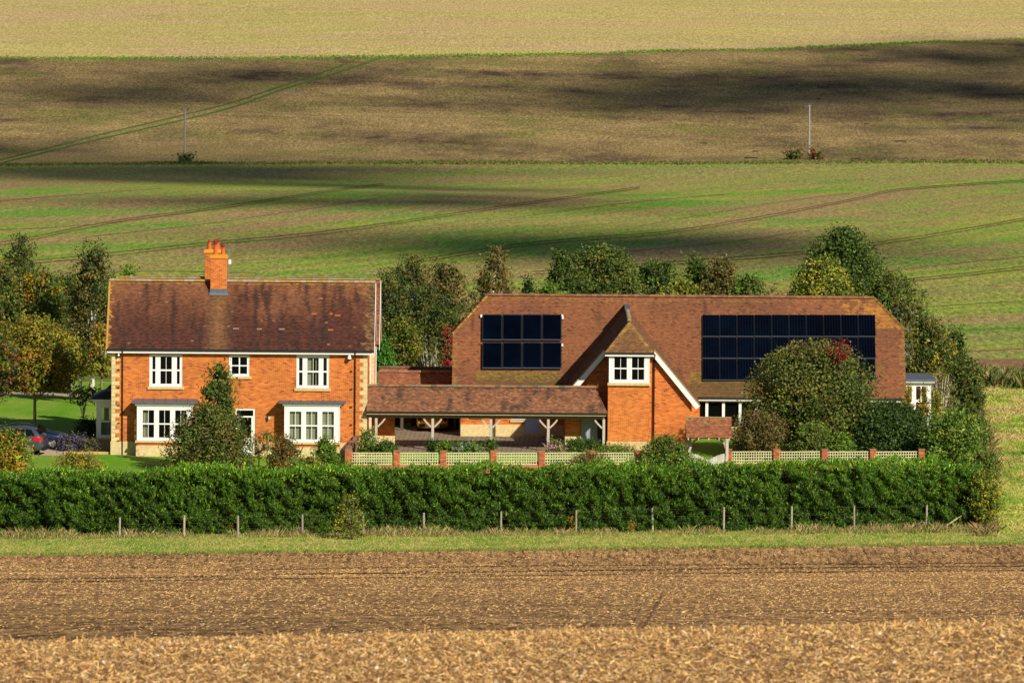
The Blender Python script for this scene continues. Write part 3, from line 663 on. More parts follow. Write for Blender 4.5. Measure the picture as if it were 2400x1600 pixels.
# eaves
soft(house, 'fascia', M['paint'], rxl+.05, -.33, EZ-.22, rxr-.05, -.30, EZ-.02); soft(house, 'soffit', M['paint'], rxl+.05, -.299, EZ-.20, rxr-.05, -.002, EZ-.17)
mb = MB(); mb.tube([(rxl+.05, -.40, EZ-.03), (rxr-.05, -.40, EZ-.03)], .055, 8); mb.build('gutter', M['black'], house)
xdl, xdr = wx(287, 950), wx(832, 950)
pipe(house, [(xdl, -.38, EZ-.06), (xdl, -.36, EZ-.25), (xdl, -.07, EZ-.45), (xdl, -.07, 0)], clips=(5, 4, 3, 2, 1)); pipe(house, [(xdr, -.38, EZ-.06), (xdr, -.36, EZ-.25), (xdr, -.07, EZ-.45), (xdr, -.07, .3)], clips=(5, 4, 3, 2, 1))
pipe(house, [(H1x+.06, 5.9, EZ), (H1x+.06, 5.9, .3)], .03, m=M['paint']); pipe(house, [(H1x+STEP+.06, 7.5, EZ-.2), (H1x+STEP+.06, 7.5, 3.)], .03, m=M['paint'])
# chimneys
def chimney(px0, px1, pyt, Y0, Y1, zb, pots, base=True):
    x0, x1 = X(px0, 640, Y0), X(px1, 640, Y0); zt1 = Z((px0+px1)/2, pyt, Y0)
    ch = brick_wall(house, (x0, Y0, zb), (1, 0, 0), x1-x0, zt1-zb-.3, name='chimney', thick=.1, nparts=60 if base else 0)
    mb = MB(); bbk = MB()
    for (o_, u_, L_) in (((x1, Y0+.002, zb), (0, 1, 0), Y1-Y0), ((x1, Y1, zb), (-1, 0, 0), x1-x0), ((x0, Y1, zb), (0, -1, 0), Y1-Y0)):
        o_ = Vector(o_); u_ = Vector(u_); nr = Vector((u_.y, -u_.x, 0)); H_ = zt1-zb-.3
        mb.cc = MORT; mb.quad(o_, o_+u_*L_, o_+u_*L_+Vector((0, 0, H_)), o_+Vector((0, 0, H_)))
        for r_ in range(int(H_/.075)):
            s_ = -(r_ % 2)*.1125
            while s_ < L_:
                a0, a1 = max(s_, 0), min(s_+.215, L_); s_ += .225
                if a1-a0 > .03:
                    z_ = r_*.075; q = [o_+u_*a0+nr*.006+Vector((0, 0, z_)), o_+u_*a1+nr*.006+Vector((0, 0, z_)), o_+u_*a1+nr*.006+Vector((0, 0, z_+.065)), o_+u_*a0+nr*.006+Vector((0, 0, z_+.065))]
                    bbk.add(q, [(0, 1, 2, 3)], brick_col())
    mb.build('masonry', M['mortar'], ch); bbk.build('brickwork', M['brick'], ch, kind='stuff')
    cp = MB()
    for k in range(5):
        e = (.0, .03, .045, .045, .01)[k]; cp.cc = mul((.58, .14, .03) if k < 2 else (.72, .34, .03), rnd(.85, 1.1)); z_ = zt1-.3+k*.06
        cp.box(x0-e-.012, Y0-e-.012, z_, x1+e+.012, Y1+e+.012, z_+.058)
    cp.build('cap', M['brick'], ch, bevel=.008)
    for (px, py0, hh, cone) in pots:
        cx = X(px, py0, (Y0+Y1)/2); cy = (Y0+Y1)/2; zb_ = zt1-.02; rr = .105
        pm = MB(); pm.lathe([(rr*1.25, zb_), (rr*1.1, zb_+.06), (rr*.95, zb_+hh*.55), (rr*.95, zb_+hh*.6), (rr*1.18, zb_+hh*.62), (rr*1.18, zb_+hh*.68), (rr, zb_+hh*.7)], cx, cy, 14)
        po = pm.build('chimney_pot', M['pot'], ch, smooth=False)
        q = MB(); zc = zb_+hh*.7
        if cone: q.lathe([(rr*1.0, zc), (rr*.9, zc+.06), (rr*.35, zc+hh*.3), (.02, zc+hh*.34)], cx, cy, 12)
        else: q.lathe([(rr*.8, zc), (rr*.8, zc+.05), (rr*1.25, zc+.06), (rr*1.25, zc+.10), (rr*.85, zc+.12), (rr*.85, zc+hh*.24), (rr*1.2, zc+hh*.26), (rr*1.1, zc+hh*.32), (.03, zc+hh*.38)], cx, cy, 12)
        q.build('cowl', M['redpot'], ch)
    return ch, x0, x1, zt1
zbase = hr0.z+(2.36+.35)*(RZ-hr0.z)/(RY+.35)
CH1, cx0, cx1, czt = chimney(493.4, 531.5, 597, 2.36, 3.25, zbase-.05, ((505, 597, .78, False), (522.5, 597, .56, False)))
mb = MB(); mb.box(cx0-.03, 2.30, zbase-.03, cx1+.03, 2.355, zbase+.3); mb.add([(cx0-.06, 2.22, zbase-.06), (cx1+.06, 2.22, zbase-.06), (cx1+.06, 2.31, zbase+.1), (cx0-.06, 2.31, zbase+.1)], [(0, 1, 2, 3)]); mb.build('flashing', M['lead'], CH1)
CH2, *_ = chimney(480, 518, 585, B2Y-.5, B2Y+.4, B2Z-1.0, ((491, 585, .56, True), (510, 585, .56, False)), False)
# aerial on the chimney
ax = X(536.5, 620, 3.1); az0, az1 = Z(536, 656, 3.1), Z(536, 583, 3.1)
aer = thing('tv_aerial', 'grey television aerial on a mast strapped to the right side of the front chimney', 'aerial', (ax, 3.1, az0))
mb = MB(); mb.tube([(ax, 3.1, az0), (ax, 3.1, az1)], .022, 6); mb.build('mast', M['metal'], aer)
mb = MB(); mb.box(ax-.02, 3.06, az1-.85, ax+.13, 3.16, az1-.62); mb.build('junction_box', M['paint'], aer)
mb = MB(); mb.tube([(ax-.12, 2.9, az1-.03), (ax+.28, 3.5, az1-.03)], .008, 5)
for k in range(6): mb.tube([(ax-.10+k*.07, 2.8+k*.1, az1-.03-.12), (ax-.10+k*.07, 2.8+k*.1, az1+.1)], .006, 4)
mb.tube([(ax-.1, 2.9, az0+.35), (ax+.3, 3.3, az0+.30)], .008, 5); mb.build('antenna_rods', M['metal'], aer, kind='stuff')
# upper windows
def sash(nm, rows, cols, sillx, Y=.02, **k):
    x0, z0_, x1, z1_ = wins[nm]; pyc = {'w1': 388, 'w2': 560, 'w3': 733}[nm]
    gl = [(wx(a, 870), hz(pyc, r[1]), wx(b, 870), hz(pyc, r[0])) for (a, b) in cols for r in rows]
    return window(house, x0, z0_, x1, z1_, Y, gl, k.get('bars', []), sill=(wx(sillx[0], 900), wx(sillx[1], 900), z0_-.14, z0_-.002), depth=.12)
bar = lambda a, r, pyc: (wx(a, 870)-.013, hz(pyc, r[1]), wx(a, 870)+.013, hz(pyc, r[0]))
r1 = ((835.4, 865.6), (869.3, 899.3)); o1 = sash('w1', r1, ((357.2, 364.2), (376, 402.5), (414.5, 421.2)), (346, 431.6), bars=[bar(389.2, r, 388) for r in r1])
r2 = ((837, 855.5), (858.2, 876)); sash('w2', r2, ((543.3, 559.6), (562.5, 579)), (534, 589.5))
r3 = ((838.6, 868.9), (872.6, 903)); w3 = sash('w3', r3, ((700.9, 709), (720.4, 746.8), (757.9, 765.8)), (689.9, 775.3), bars=[bar(733.9, r, 733) for r in r3])
for a, b_ in ((720, 730), (738.5, 743)): cloth(w3, wx(a, 870), wx(b_, 870), hz(733, 905), hz(733, 837), .2, 3)
for a, b_ in ((699, 722), (744, 768)): 
    q = MB(); q.quad((wx(a, 870), .45, hz(733, 906)), (wx(b_, 870), .45, hz(733, 906)), (wx(b_, 870), .45, hz(733, 834)), (wx(a, 870), .45, hz(733, 834))); q.build('curtain', M['interior'], w3)
cloth(o1, wx(352, 870), wx(357, 870), hz(388, 905), hz(388, 832), .2, 2)
# bay windows
BD = .87
def bay(b, cols, rows, pyc, roofpx, fill, lbl):
    x0, z0_, x1, z1_ = b; Y = -BD
    gl = [(X(a, 990, Y), Z(pyc, r[1], Y), X(c_, 990, Y), Z(pyc, r[0], Y)) for a, c_ in cols for r in rows]
    bars = [((X(a, 990, Y)+X(c_, 990, Y))/2-.013, Z(pyc, r[1], Y), (X(a, 990, Y)+X(c_, 990, Y))/2+.013, Z(pyc, r[0], Y)) for a, c_ in cols for r in rows]
    x0 = X({386: 321, 731: 666.5}[pyc], 990, Y); x1 = X({386: 451, 731: 796}[pyc], 990, Y); z0_ = Z(pyc, {386: 1031.6, 731: 1035.5}[pyc], Y); z1_ = Z(pyc, 950, Y)
    bw = window(house, x0, z0_, x1, z1_, Y, gl, bars, sill=(x0-.09, x1+.09, z0_-.13, z0_-.002), name='bay_window', depth=.1, label=lbl)
    mb = MB()
    for xs_ in (x0, x1-.08):                                     # side lights
        mb.box(xs_+.001, Y+.101, z0_, xs_+.079, Y+.18, z1_); mb.box(xs_+.001, -.12, z0_, xs_+.079, -.002, z1_); mb.box(xs_+.001, Y+.181, z1_-.16, xs_+.079, -.121, z1_); mb.box(xs_+.001, Y+.181, z0_, xs_+.079, -.121, z0_+.12); mb.box(xs_+.02, Y+.181, (z0_+z1_)/2-.03, xs_+.06, -.121, (z0_+z1_)/2+.02); mb.box(xs_+.025, (Y+.18-.12)/2-.013, z0_+.121, xs_+.055, (Y+.06)/2+.013, (z0_+z1_)/2-.031)
    mb.build('side_frame', M['paint'], bw)
    mb = MB()
    for xs_ in (x0+.04, x1-.04): mb.quad((xs_, Y+.181, z0_+.12), (xs_, -.121, z0_+.12), (xs_, -.121, z1_-.16), (xs_, Y+.181, z1_-.16))
    mb.build('pane', M['glass'], bw)
    mb = MB(); mb.box(x0-.10, Y-.10, z1_+.002, x1+.10, -.002, z1_+.09); mb.box(x0-.19, Y-.19, z1_+.09, x1+.19, -.002, z1_+.13); mb.build('cornice', M['paint'], bw)
    xa, xb = X(roofpx[0], 940, Y-.2), X(roofpx[1], 940, Y-.2); zt2 = hz(pyc, roofpx[2])
    mb = MB(); zc = z1_+.132; i_ = .55
    mb.add([(xa, Y-.26, zc), (xb, Y-.26, zc), (xb, -.002, zc), (xa, -.002, zc), (xa, Y-.26, zc+.05), (xb, Y-.26, zc+.05), (xb-.12, -.002, zt2), (xa+.12, -.002, zt2), (xb, -.002, zc+.05), (xa, -.002, zc+.05)],
           [(0, 3, 2, 1), (0, 1, 5, 4), (4, 5, 6, 7), (1, 2, 8, 5), (5, 8, 6), (3, 0, 4, 9), (4, 7, 9)])
    rf = mb.build('lead_roof', M['lead'], bw)
    n_ = 6
    for k in range(1, n_):
        q = MB(); xx = xa+(xb-xa)*k/n_; q.beam((xx, Y-.262, zc+.075), (xx, -.01, zt2+.02), .035, .035); q.build('lead_roll', M['lead'], bw)
    # masonry under the sill
    mb = MB(); mb.cc = (.55, .12, .03); mb.box(x0-.01, Y-.01, z0_-.28, x1+.01, -.002, z0_-.131); mb.build('brick_course', M['brick'], bw)
    mb = MB(); mb.cc = mul(STONE, 1.0); mb.box(x0-.05, Y-.05, -.02, x1+.05, -.052, z0_-.281); mb.build('stone_base', M['stone'], bw)
    mb = MB(); mb.cc = (.25, .16, .10); mb.box(x0-.1, Y-.15, -.5, x1+.1, -.053, -.021); mb.build('footing', M['stone'], bw)
    if fill:
        for a, c_ in cols:
            q = MB(); ya = Y+.2; xa_, xb_ = X(a-3, 990, ya), X(c_+3, 990, ya); za, zb = z0_+.05, z1_-.05; N_ = 14
            for k in range(N_): q.box(xa_, ya, za+(zb-za)*k/N_, xb_, ya+.012, za+(zb-za)*(k+1)/N_-.008)
            q.build('blind', M['curtain'], bw)
    else: cloth(bw, X(335, 990, Y+.25), X(346, 990, Y+.25), z0_+.1, z1_-.1, Y+.25, 3)
    return bw
bay(bay1, ((334.6, 361), (372.6, 398.6), (410.5, 437)), ((961, 991.5), (994.7, 1025)), 386, (309, 466, 934.4), False, 'left bay window with dark green panes')
bay(bay2, ((678.8, 706), (717.4, 743.9), (755.3, 782.5)), ((964.3, 995.8), (999, 1029.4)), 731, (652.8, 811, 938.3), True, 'right bay window with pale blinds closed')
# front door
dz1 = door[3]; dr = MB(); dx0, dx1 = door[0], door[2]
dr.box(dx0, .01, 0, dx0+.1, .12, dz1); dr.box(dx1-.1, .01, 0, dx1, .12, dz1); dr.box(dx0+.101, .01, dz1-.1, dx1-.101, .12, dz1); dr.box(dx0+.101, .01, dz1-.5, dx1-.101, .12, dz1-.42)
dr.box(dx0+.101, .03, .0, dx1-.101, .09, 1.0); dr.box(dx0+.101, .03, 1.0, dx0+.2, .09, dz1-.501); dr.box(dx1-.2, .03, 1.0, dx1-.101, .09, dz1-.501)
D_ = dr.build('door', M['paint'], house)
q = MB(); q.quad((dx0+.2, .06, 1.0), (dx1-.2, .06, 1.0), (dx1-.2, .06, dz1-.5), (dx0+.2, .06, dz1-.5)); q.quad((dx0+.1, .06, dz1-.42), (dx1-.1, .06, dz1-.42), (dx1-.1, .06, dz1-.1), (dx0+.1, .06, dz1-.1)); q.build('pane', M['glass'], D_)
q = MB(); q.tube([(dx1-.26, -.02, 1.05), (dx1-.16, -.02, 1.05)], .014, 6); q.build('handle', M['metal'], D_)
# wall lantern and cameras
lx, lz = wx(631, 975), hz(631, 975)
lan = thing('wall_lantern', 'small dark wall lantern between the front door and the bay window with blinds', 'lantern', (lx, 0, lz))
mb = MB(); mb.box(lx-.04, -.03, lz-.1, lx+.04, -.008, lz+.12); mb.tube([(lx, -.02, lz+.05), (lx, -.12, lz+.12), (lx, -.2, lz+.1)], .012, 6); mb.build('bracket', M['black'], lan)
mb = MB(); mb.lathe([(.06, lz-.16), (.085, lz+.02)], lx, -.2, 6); mb.build('lamp_glass', M['headlamp'], lan)
mb = MB(); mb.lathe([(.10, lz+.02), (.06, lz+.08), (.01, lz+.11)], lx, -.2, 6); mb.lathe([(.02, lz-.2), (.06, lz-.16)], lx, -.2, 6); mb.build('lamp_cap', M['black'], lan)
def seccam(px, py, label, k=1., arm=True, Y=0, flip=False):
    x, z = X(px, py, Y), Z(px, py, Y); c = thing('security_camera', label, 'security camera', (x, Y, z), 'security cameras on the house walls')
    mb = MB(); mb.lathe([(.03*k, z+.16*k), (.06*k, z+.12*k), (.10*k, z), (.10*k, z-.05*k)], x, Y-.22*k, 12); 
    if arm: mb.box(x-.03, Y-.22*k, z+.10*k, x+.03, Y-.006, z+.15*k)
    mb.build('housing', M['paint'] if not flip else M['metal'], c, smooth=False)
    mb = MB(); mb.lathe([(.085*k, z-.051*k), (.08*k, z-.09*k), (.05*k, z-.13*k), (.01*k, z-.14*k)], x, Y-.22*k, 12); mb.build('lens_dome', M['black'], c)
seccam(819, 838, 'white dome security camera with black lens under the right eave, beside the downpipe', 1.15)
seccam(278, 832, 'small grey dome camera under the left eave beside the left downpipe', .8, flip=True)
seccam(280, 907, 'tiny white dome camera halfway up the left quoins', .4)
# bay on the left flank
Yb = 2.2; sx0, sx1 = X(226, 960, Yb), H0x-.02; sz0, sz1 = Z(226, 1031, Yb), Z(226, 942, Yb); Yb2 = 4.6
gl = [(X(237, 960, Yb), Z(240, 985, Yb), X(259, 960, Yb), Z(240, 955, Yb)), (X(237, 960, Yb), Z(240, 1019, Yb), X(259, 960, Yb), Z(240, 989, Yb))]
sb = window(house, sx0, sz0+.15, sx1, sz1, Yb, gl, [], sill=(sx0-.1, sx1, sz0+.02, sz0+.148), name='bay_window', label='bay window on the left flank of the house')
mb = MB(); mb.box(sx0+.002, Yb+.101, sz0+.15, sx0+.1, Yb2, sz0+.4); mb.box(sx0+.002, Yb+.101, sz1-.25, sx0+.1, Yb2, sz1)
for yy in (Yb+.11, 3.35, Yb2-.1): mb.box(sx0+.004, yy, sz0+.401, sx0+.098, yy+.1, sz1-.251)
mb.build('side_frame', M['paint'], sb)
mb = MB(); mb.quad((sx0+.05, Yb+.2, sz0+.4), (sx0+.05, Yb2, sz0+.4), (sx0+.05, Yb2, sz1-.25), (sx0+.05, Yb+.2, sz1-.25)); mb.build('pane', M['glass'], sb)
mb = MB(); mb.box(sx0-.2, Yb-.2, sz1+.002, sx1, Yb2+.2, sz1+.09); mb.box(sx0-.32, Yb-.32, sz1+.09, sx1, Yb2+.3, sz1+.18); mb.build('cornice', M['paint'], sb)
mb = MB(); z_ = sz1+.182; mb.add([(sx0-.36, Yb-.36, z_), (sx1, Yb-.36, z_), (sx1, Yb2+.3, z_), (sx0-.36, Yb2+.3, z_), (sx1-.5, Yb+.3, z_+.42), (sx1, Yb+.3, z_+.42), (sx1, Yb2-.3, z_+.42), (sx1-.5, Yb2-.3, z_+.42)], [(0, 1, 5, 4), (1, 2, 6, 5), (2, 3, 7, 6), (3, 0, 4, 7), (4, 5, 6, 7), (0, 3, 2, 1)]); mb.build('slate_roof', M['slate'], sb)
mb = MB(); mb.cc = STONE; mb.box(sx0-.08, Yb-.05, -.1, sx0+.25, Yb2, sz0+.02); mb.build('stone_base', M['stone'], sb)
mb = MB(); mb.cc = mul(STONE, .8); mb.box(sx0+.251, Yb+.0, -.1, sx1, Yb2-.1, sz0+.018); mb.build('stone_base', M['stone'], sb)
# porch further back on the same flank
mb = MB(); yp = 6.2; px0 = X(240, 925, yp); zt3 = Z(250, 922, yp); mb.add([(px0, yp, zt3), (sx1, yp, zt3), (sx1, 9, zt3), (px0, 9, zt3), (px0+.5, yp+.5, zt3+.5), (sx1, yp+.5, zt3+.5), (sx1, 8.5, zt3+.5), (px0+.5, 8.5, zt3+.5)], [(0, 1, 5, 4), (1, 2, 6, 5), (2, 3, 7, 6), (3, 0, 4, 7), (4, 5, 6, 7), (0, 3, 2, 1)]); PR = mb.build('porch_roof', M['slate'], house)
mb = MB(); mb.box(px0+.1, yp+.1, 0, px0+.25, yp+.25, zt3-.002); mb.box(px0+.1, 8.7, 0, px0+.25, 8.85, zt3-.002); mb.build('post', M['paint'], PR)
# low garden kerb left of the house
mb = MB(); mb.cc = (.55, .36, .16); mb.box(X(150, 1069, .3), .15, -.3, H0x-.1, .45, .13)
tag(mb.build('garden_kerb', M['stone'], loc=(H0x, .3, 0)), 'low cream stone kerb running left from the corner of the brick house', 'kerb')
M['oldwire'] = plain('rusty_wire_material', (.10, .10, .09), .7, .3)
# ================================================================== long barn house on the right
def rayplane(px, py, P0, N):
    d = ray(px, py); P0 = Vector(P0); N = Vector(N); return CAMP+d*((P0-CAMP).dot(N)/d.dot(N))
ME, MZ, MR = 8.1, 2.81, 5.0; MRZ = MZ+MR*1.0726; mV = Vector((0, MR, MRZ-MZ)); mSL = mV.length; mN = Vector((0, -(MRZ-MZ), MR)).normalized(); mP = Vector((0, ME, MZ)); mVu = mV.normalized()
onroof = lambda px, py: rayplane(px, py, mP, mN)
bl, br_ = onroof(1060, 860).x, onroof(2122, 860).x; hl, hr_ = onroof(1060, 783), onroof(2122, 775); rl, rr_ = onroof(1142, 694).x, onroof(2049, 699).x
bOf = lambda v: (v-mP).dot(mVu)
barn = thing('barn_house', 'long brick barn conversion with a high tiled roof and a half-hipped gable wing', 'house', ((bl+br_)/2, ME+.4, .4))
bw_ = br_-bl
def col_barn(a, b):
    base = lerpc((.26, .105, .05), (.19, .082, .045), float(sstep(-.4, .5, nz(a*.35, b*.5, 11))))
    if random.random() < .2: base = mul(base, rnd(1.05, 1.25))
    if random.random() < .06: base = mul(base, .65)
    st = nz(a*2.2, b*.4, 5)+.5*nz(a*5, b*1.5, 6); base = lerpc(base, (.10, .05, .035), float(sstep(.38, .8, st))*.85)
    lo = (.32, .20, .05); j = nz(a*2.5, b*2.5, 2)
    if a < .3 and random.random() < .6: base = lerpc(base, lo, rnd(.2, .8))
    if b > mSL-.35 and random.random() < .5: base = lerpc(base, lo, rnd(0, .5))
    if a > bw_-3.6 and b > mSL-2.2 and j > .02-.3*(a > bw_-2.3): base = lerpc(base, (.52, .26, .04), rnd(.1, .7))
    if a > bw_-.35 and random.random() < .5: base = lerpc(base, lo, rnd(.2, .8))
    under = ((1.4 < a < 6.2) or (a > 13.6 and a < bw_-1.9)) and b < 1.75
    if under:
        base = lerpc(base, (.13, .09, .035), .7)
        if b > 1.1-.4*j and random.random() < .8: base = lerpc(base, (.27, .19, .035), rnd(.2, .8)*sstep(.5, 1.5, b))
    return mul(base, rnd(.88, 1.14))
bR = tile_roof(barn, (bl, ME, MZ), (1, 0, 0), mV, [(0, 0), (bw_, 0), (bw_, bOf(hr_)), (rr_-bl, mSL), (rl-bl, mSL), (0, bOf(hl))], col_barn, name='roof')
tile_roof(barn, (br_, ME+2*MR, MZ), (-1, 0, 0), (0, -MR, MRZ-MZ), [(0, 0), (bw_, 0), (bw_, bOf(hl)), (bw_-(rl-bl), mSL), (br_-rr_, mSL), (0, bOf(hr_))], col_barn, name='rear_roof_slope', g=.3, tw=.5)
def hip_end(x0, xr, bz, sgn):
    z0 = MZ+bz*mVu.z; y0 = ME+bz*mVu.y; y1 = ME+2*MR-bz*mVu.y; ym = ME+MR; run = abs(xr-x0); V = Vector((run*sgn, 0, MRZ-z0)); L = V.length
    U = Vector((0, -sgn, 0)); O = (x0, y1 if sgn > 0 else y0, z0); wdt = y1-y0
    tile_roof(barn, O, U, V, [(0, 0), (wdt, 0), (wdt/2, L)], col_barn, name='hip_roof_slope')
    gm = MB(); gm.cc = (.5, .12, .03); gx = x0+.3*sgn; y_a, y_b = ME+.4, ME+2*MR-.4
    gm.prism([(gx, y_a, MZ+.1), (gx, y_b, MZ+.1), (gx, y1-.1, z0), (gx, y0+.1, z0)], (.15*sgn, 0, 0)); gm.build('gable', M['brick'], barn)
hip_end(bl, rl, bOf(hl), 1); hip_end(br_, rr_, bOf(hr_), -1)
ridge_tiles(bR, (rl, ME+MR, MRZ+.05), (rr_, ME+MR, MRZ+.05), .13, .3, ((.22, .10, .06), (.18, .08, .055), (.25, .12, .06)), .1)
for A, B in ((hl, Vector((rl, ME+MR, MRZ))), (hr_, Vector((rr_, ME+MR, MRZ)))):
    n_ = 26; hb = MB()
    for k in range(n_):
        p = A.lerp(B, (k+.5)/n_); hb.cc = mul(random.choice(((.42, .24, .05), (.26, .11, .05), (.36, .22, .06))), rnd(.8, 1.15))
        t = (B-A).normalized(); s_ = t.cross(mN); r_ = .10; q = p+mN*.03
        hb.add([q-t*.075-s_*r_, q-t*.075+mN*.09, q-t*.075+s_*r_, q+t*.06-s_*r_*.6, q+t*.06+mN*.045, q+t*.06+s_*r_*.6], [(0, 1, 4, 3), (1, 2, 5, 4), (0, 2, 1)])
    hb.build('bonnet_tiles', M['tile'], bR, kind='stuff')
# walls
wy = ME+.42; zg = .3
bx = lambda px: X(px, 960, wy); bz = lambda px, py: Z(px, py, wy)
w0, w1 = bl+.45, br_-.45
gx0, gx1 = bx(1640), bx(1800)
bw1 = (bx(1104), bz(1117, 975), bx(1131), bz(1117, 940)); bw2 = (bx(1198), bz(1213, 984), bx(1228), bz(1213, 950)); bdr = (bx(1229), bz(1247, 1014.5), bx(1266), bz(1247, 955))
plb = bz(1110, 995)
brick_wall(barn, (w0, wy, 0), (1, 0, 0), w1-w0, MZ-.02, [(gx0-w0, .7, gx1-w0, MZ-.2)]+[(q[0]-w0, q[1], q[2]-w0, q[3]) for q in (bw1, bw2, bdr)], holes=[(-1, -1, 99, plb)], nparts=120, parts_z=(plb, 2.2))
mb = MB(); mb.cc = mul(STONE, 1.02); mb.box(w0-.02, wy-.04, 0, bdr[0]-.02, wy+.2, plb); mb.build('plinth', M['stone'], barn)
mb = MB(); mb.cc = mul(STONE, 1.02); mb.box(bdr[2]+.02, wy-.04, 0, w1+.02, wy+.2, plb); mb.build('plinth', M['stone'], barn)
for q, nm in ((bw1, 0), (bw2, 1)):
    mx_ = (q[0]+q[2])/2; window(barn, q[0], q[1], q[2], q[3], wy+.03, [(q[0]+.07, q[1]+.07, mx_-.03, q[3]-.07), (mx_+.03, q[1]+.07, q[2]-.07, q[3]-.07)], [], sill=(q[0]-.06, q[2]+.06, q[1]-.12, q[1]-.002), paint=M['shadewhite'] if nm else None)
mb = MB(); mb.box(bdr[0], wy+.01, bdr[1], bdr[2], wy+.07, bdr[3])
bd = mb.build('door', M['shadewhite'], barn, bevel=.005)
for sx_ in (0, 1):
    for (za, zb) in ((.12, .62), (.72, 1.3)):
        q = MB(); xm = bdr[0]+(bdr[2]-bdr[0])*(.08+.47*sx_); q.box(xm, wy-.006, bdr[1]+za, xm+(bdr[2]-bdr[0])*.37, wy+.009, bdr[1]+zb); q.build('panel', M['shadewhite'], bd, bevel=.004)
soft(barn, 'step', M['stone'], bdr[0]-.1, wy-.4, -.1, bdr[2]+.1, wy-.045, bdr[1]-.01, mul(STONE, .8))
pipe(barn, [(bx(1078), wy-.10, MZ-.2), (bx(1078), wy-.10, .3)], .045, clips=(2,)); pipe(barn, [(bx(1153), wy-.10, MZ-.2), (bx(1153), wy-.10, .3)], .04)
for (x_, y_, ux, uy, L_) in ((w1, wy+.01, 0, 1, 9.1), (w1, wy+9.2, -1, 0, w1-w0), (w0, wy+9.2, 0, -1, 9.1)):
    brick_wall(barn, (x_, y_, 0), (ux, uy, 0), L_, MZ, name='side_wall' if ux == 0 else 'back_wall')
mb = MB(); mb.box(w0+.3, wy+.3, 0, w1-.3, wy+9, .32); mb.build('floor', M['interior'], barn)
# glazed bay between the wing and the round tree
for k, px in enumerate((1656.5, 1695.5, 1734.5, 1773.5)):
    soft(barn, 'post', M['paint'], bx(px)-.08, wy-.12, .4, bx(px)+.08, wy-.0, MZ-.30)
soft(barn, 'beam', M['wood'], gx0-.2, wy-.1, MZ-.299, gx1, wy-.02, MZ-.2, (.45, .38, .32))
for a, c_ in ((1640, 1656.5), (1656.5, 1695.5), (1695.5, 1734.5), (1734.5, 1773.5), (1773.5, 1800)):
    q = MB(); q.quad((bx(a), wy+.05, .7), (bx(c_), wy+.05, .7), (bx(c_), wy+.05, MZ-.2), (bx(a), wy+.05, MZ-.2)); q.build('pane', M['glass'], barn)
fx0 = X(1637, 935, ME)
soft(barn, 'fascia', M['paint'], fx0, ME+.03, MZ-.20, br_-.05, ME+.06, MZ-.03); soft(barn, 'soffit', M['paint'], fx0, ME+.061, MZ-.18, br_-.05, wy-.002, MZ-.15)
mb = MB(); mb.tube([(fx0, ME-.05, MZ-.03), (br_-.02, ME-.05, MZ-.03)], .05, 8); mb.build('gutter', M['black'], barn)
mb = MB(); mb.tube([(bl, ME-.05, MZ-.03), (X(1320, 935, ME), ME-.05, MZ-.03)], .05, 8); mb.build('gutter', M['black'], barn)
pipe(barn, [(X(2100, 945, ME), ME-.05, MZ-.1), (X(2100, 945, ME), wy-.1, MZ-.4), (X(2100, 945, ME), wy-.1, .3)], .035)
# wing with half-hipped gable
wc = X(1475, 800, 1.4); WZ = 7.6; W1Z = 5.93; TN = 1.2; wE = (WZ-2.8)/TN; wsl = math.hypot(wE, WZ-2.8); b1 = (W1Z-2.8)*math.hypot(1, TN)/TN; h1 = (WZ-W1Z)/TN
yi = lambda z: ME+(z-MZ)/1.0726
def col_wing(a, b):
    c = lerpc((.20, .09, .05), (.14, .07, .04), rnd(0, 1)); 
    if random.random() < .25: c = lerpc(c, (.45, .27, .05), rnd(.1, .5))
    return mul(c, rnd(.8, 1.15))
pol = [(2.1, 0), (ME+.05, 0), (yi(WZ)+.05, wsl), (1.45, wsl), (-.1, b1), (2.1, b1)]
wr_ = tile_roof(barn, (wc+wE, 0, 2.8), (0, 1, 0), (-wE, 0, WZ-2.8), pol, col_wing, name='wing_roof_slope')
tile_roof(barn, (wc-wE, 0, 2.8), (0, -1, 0), (wE, 0, WZ-2.8), [(-a, b) for a, b in pol][::-1], col_wing, name='wing_roof_slope')
hv = Vector((0, 1.55, WZ-W1Z))
def col_hip(a, b):
    c = lerpc((.24, .12, .05), (.17, .09, .045), rnd(0, 1)); e = min(a-(h1*b/hv.length), 2*h1-(h1*b/hv.length)-a)
    if e < .18 or b > 1.7: c = lerpc(c, (.40, .26, .06), rnd(.1, .8))
    return mul(c, rnd(.75, 1.2))
tile_roof(barn, (wc-h1, -.1, W1Z), (1, 0, 0), hv, [(0, 0), (2*h1, 0), (h1, hv.length)], col_hip, name='hip_roof_slope')
ridge_tiles(wr_, (wc, 1.5, WZ+.05), (wc, yi(WZ)-.5, WZ+.05), .12, .3, ((.24, .2, .17), (.3, .26, .2)), .2)
mb = MB(); mb.beam((wc, 9.5, WZ+.10), (wc, yi(WZ)+.12, WZ+.14), .3, .05); mb.build('lead_saddle', M['lead'], barn)
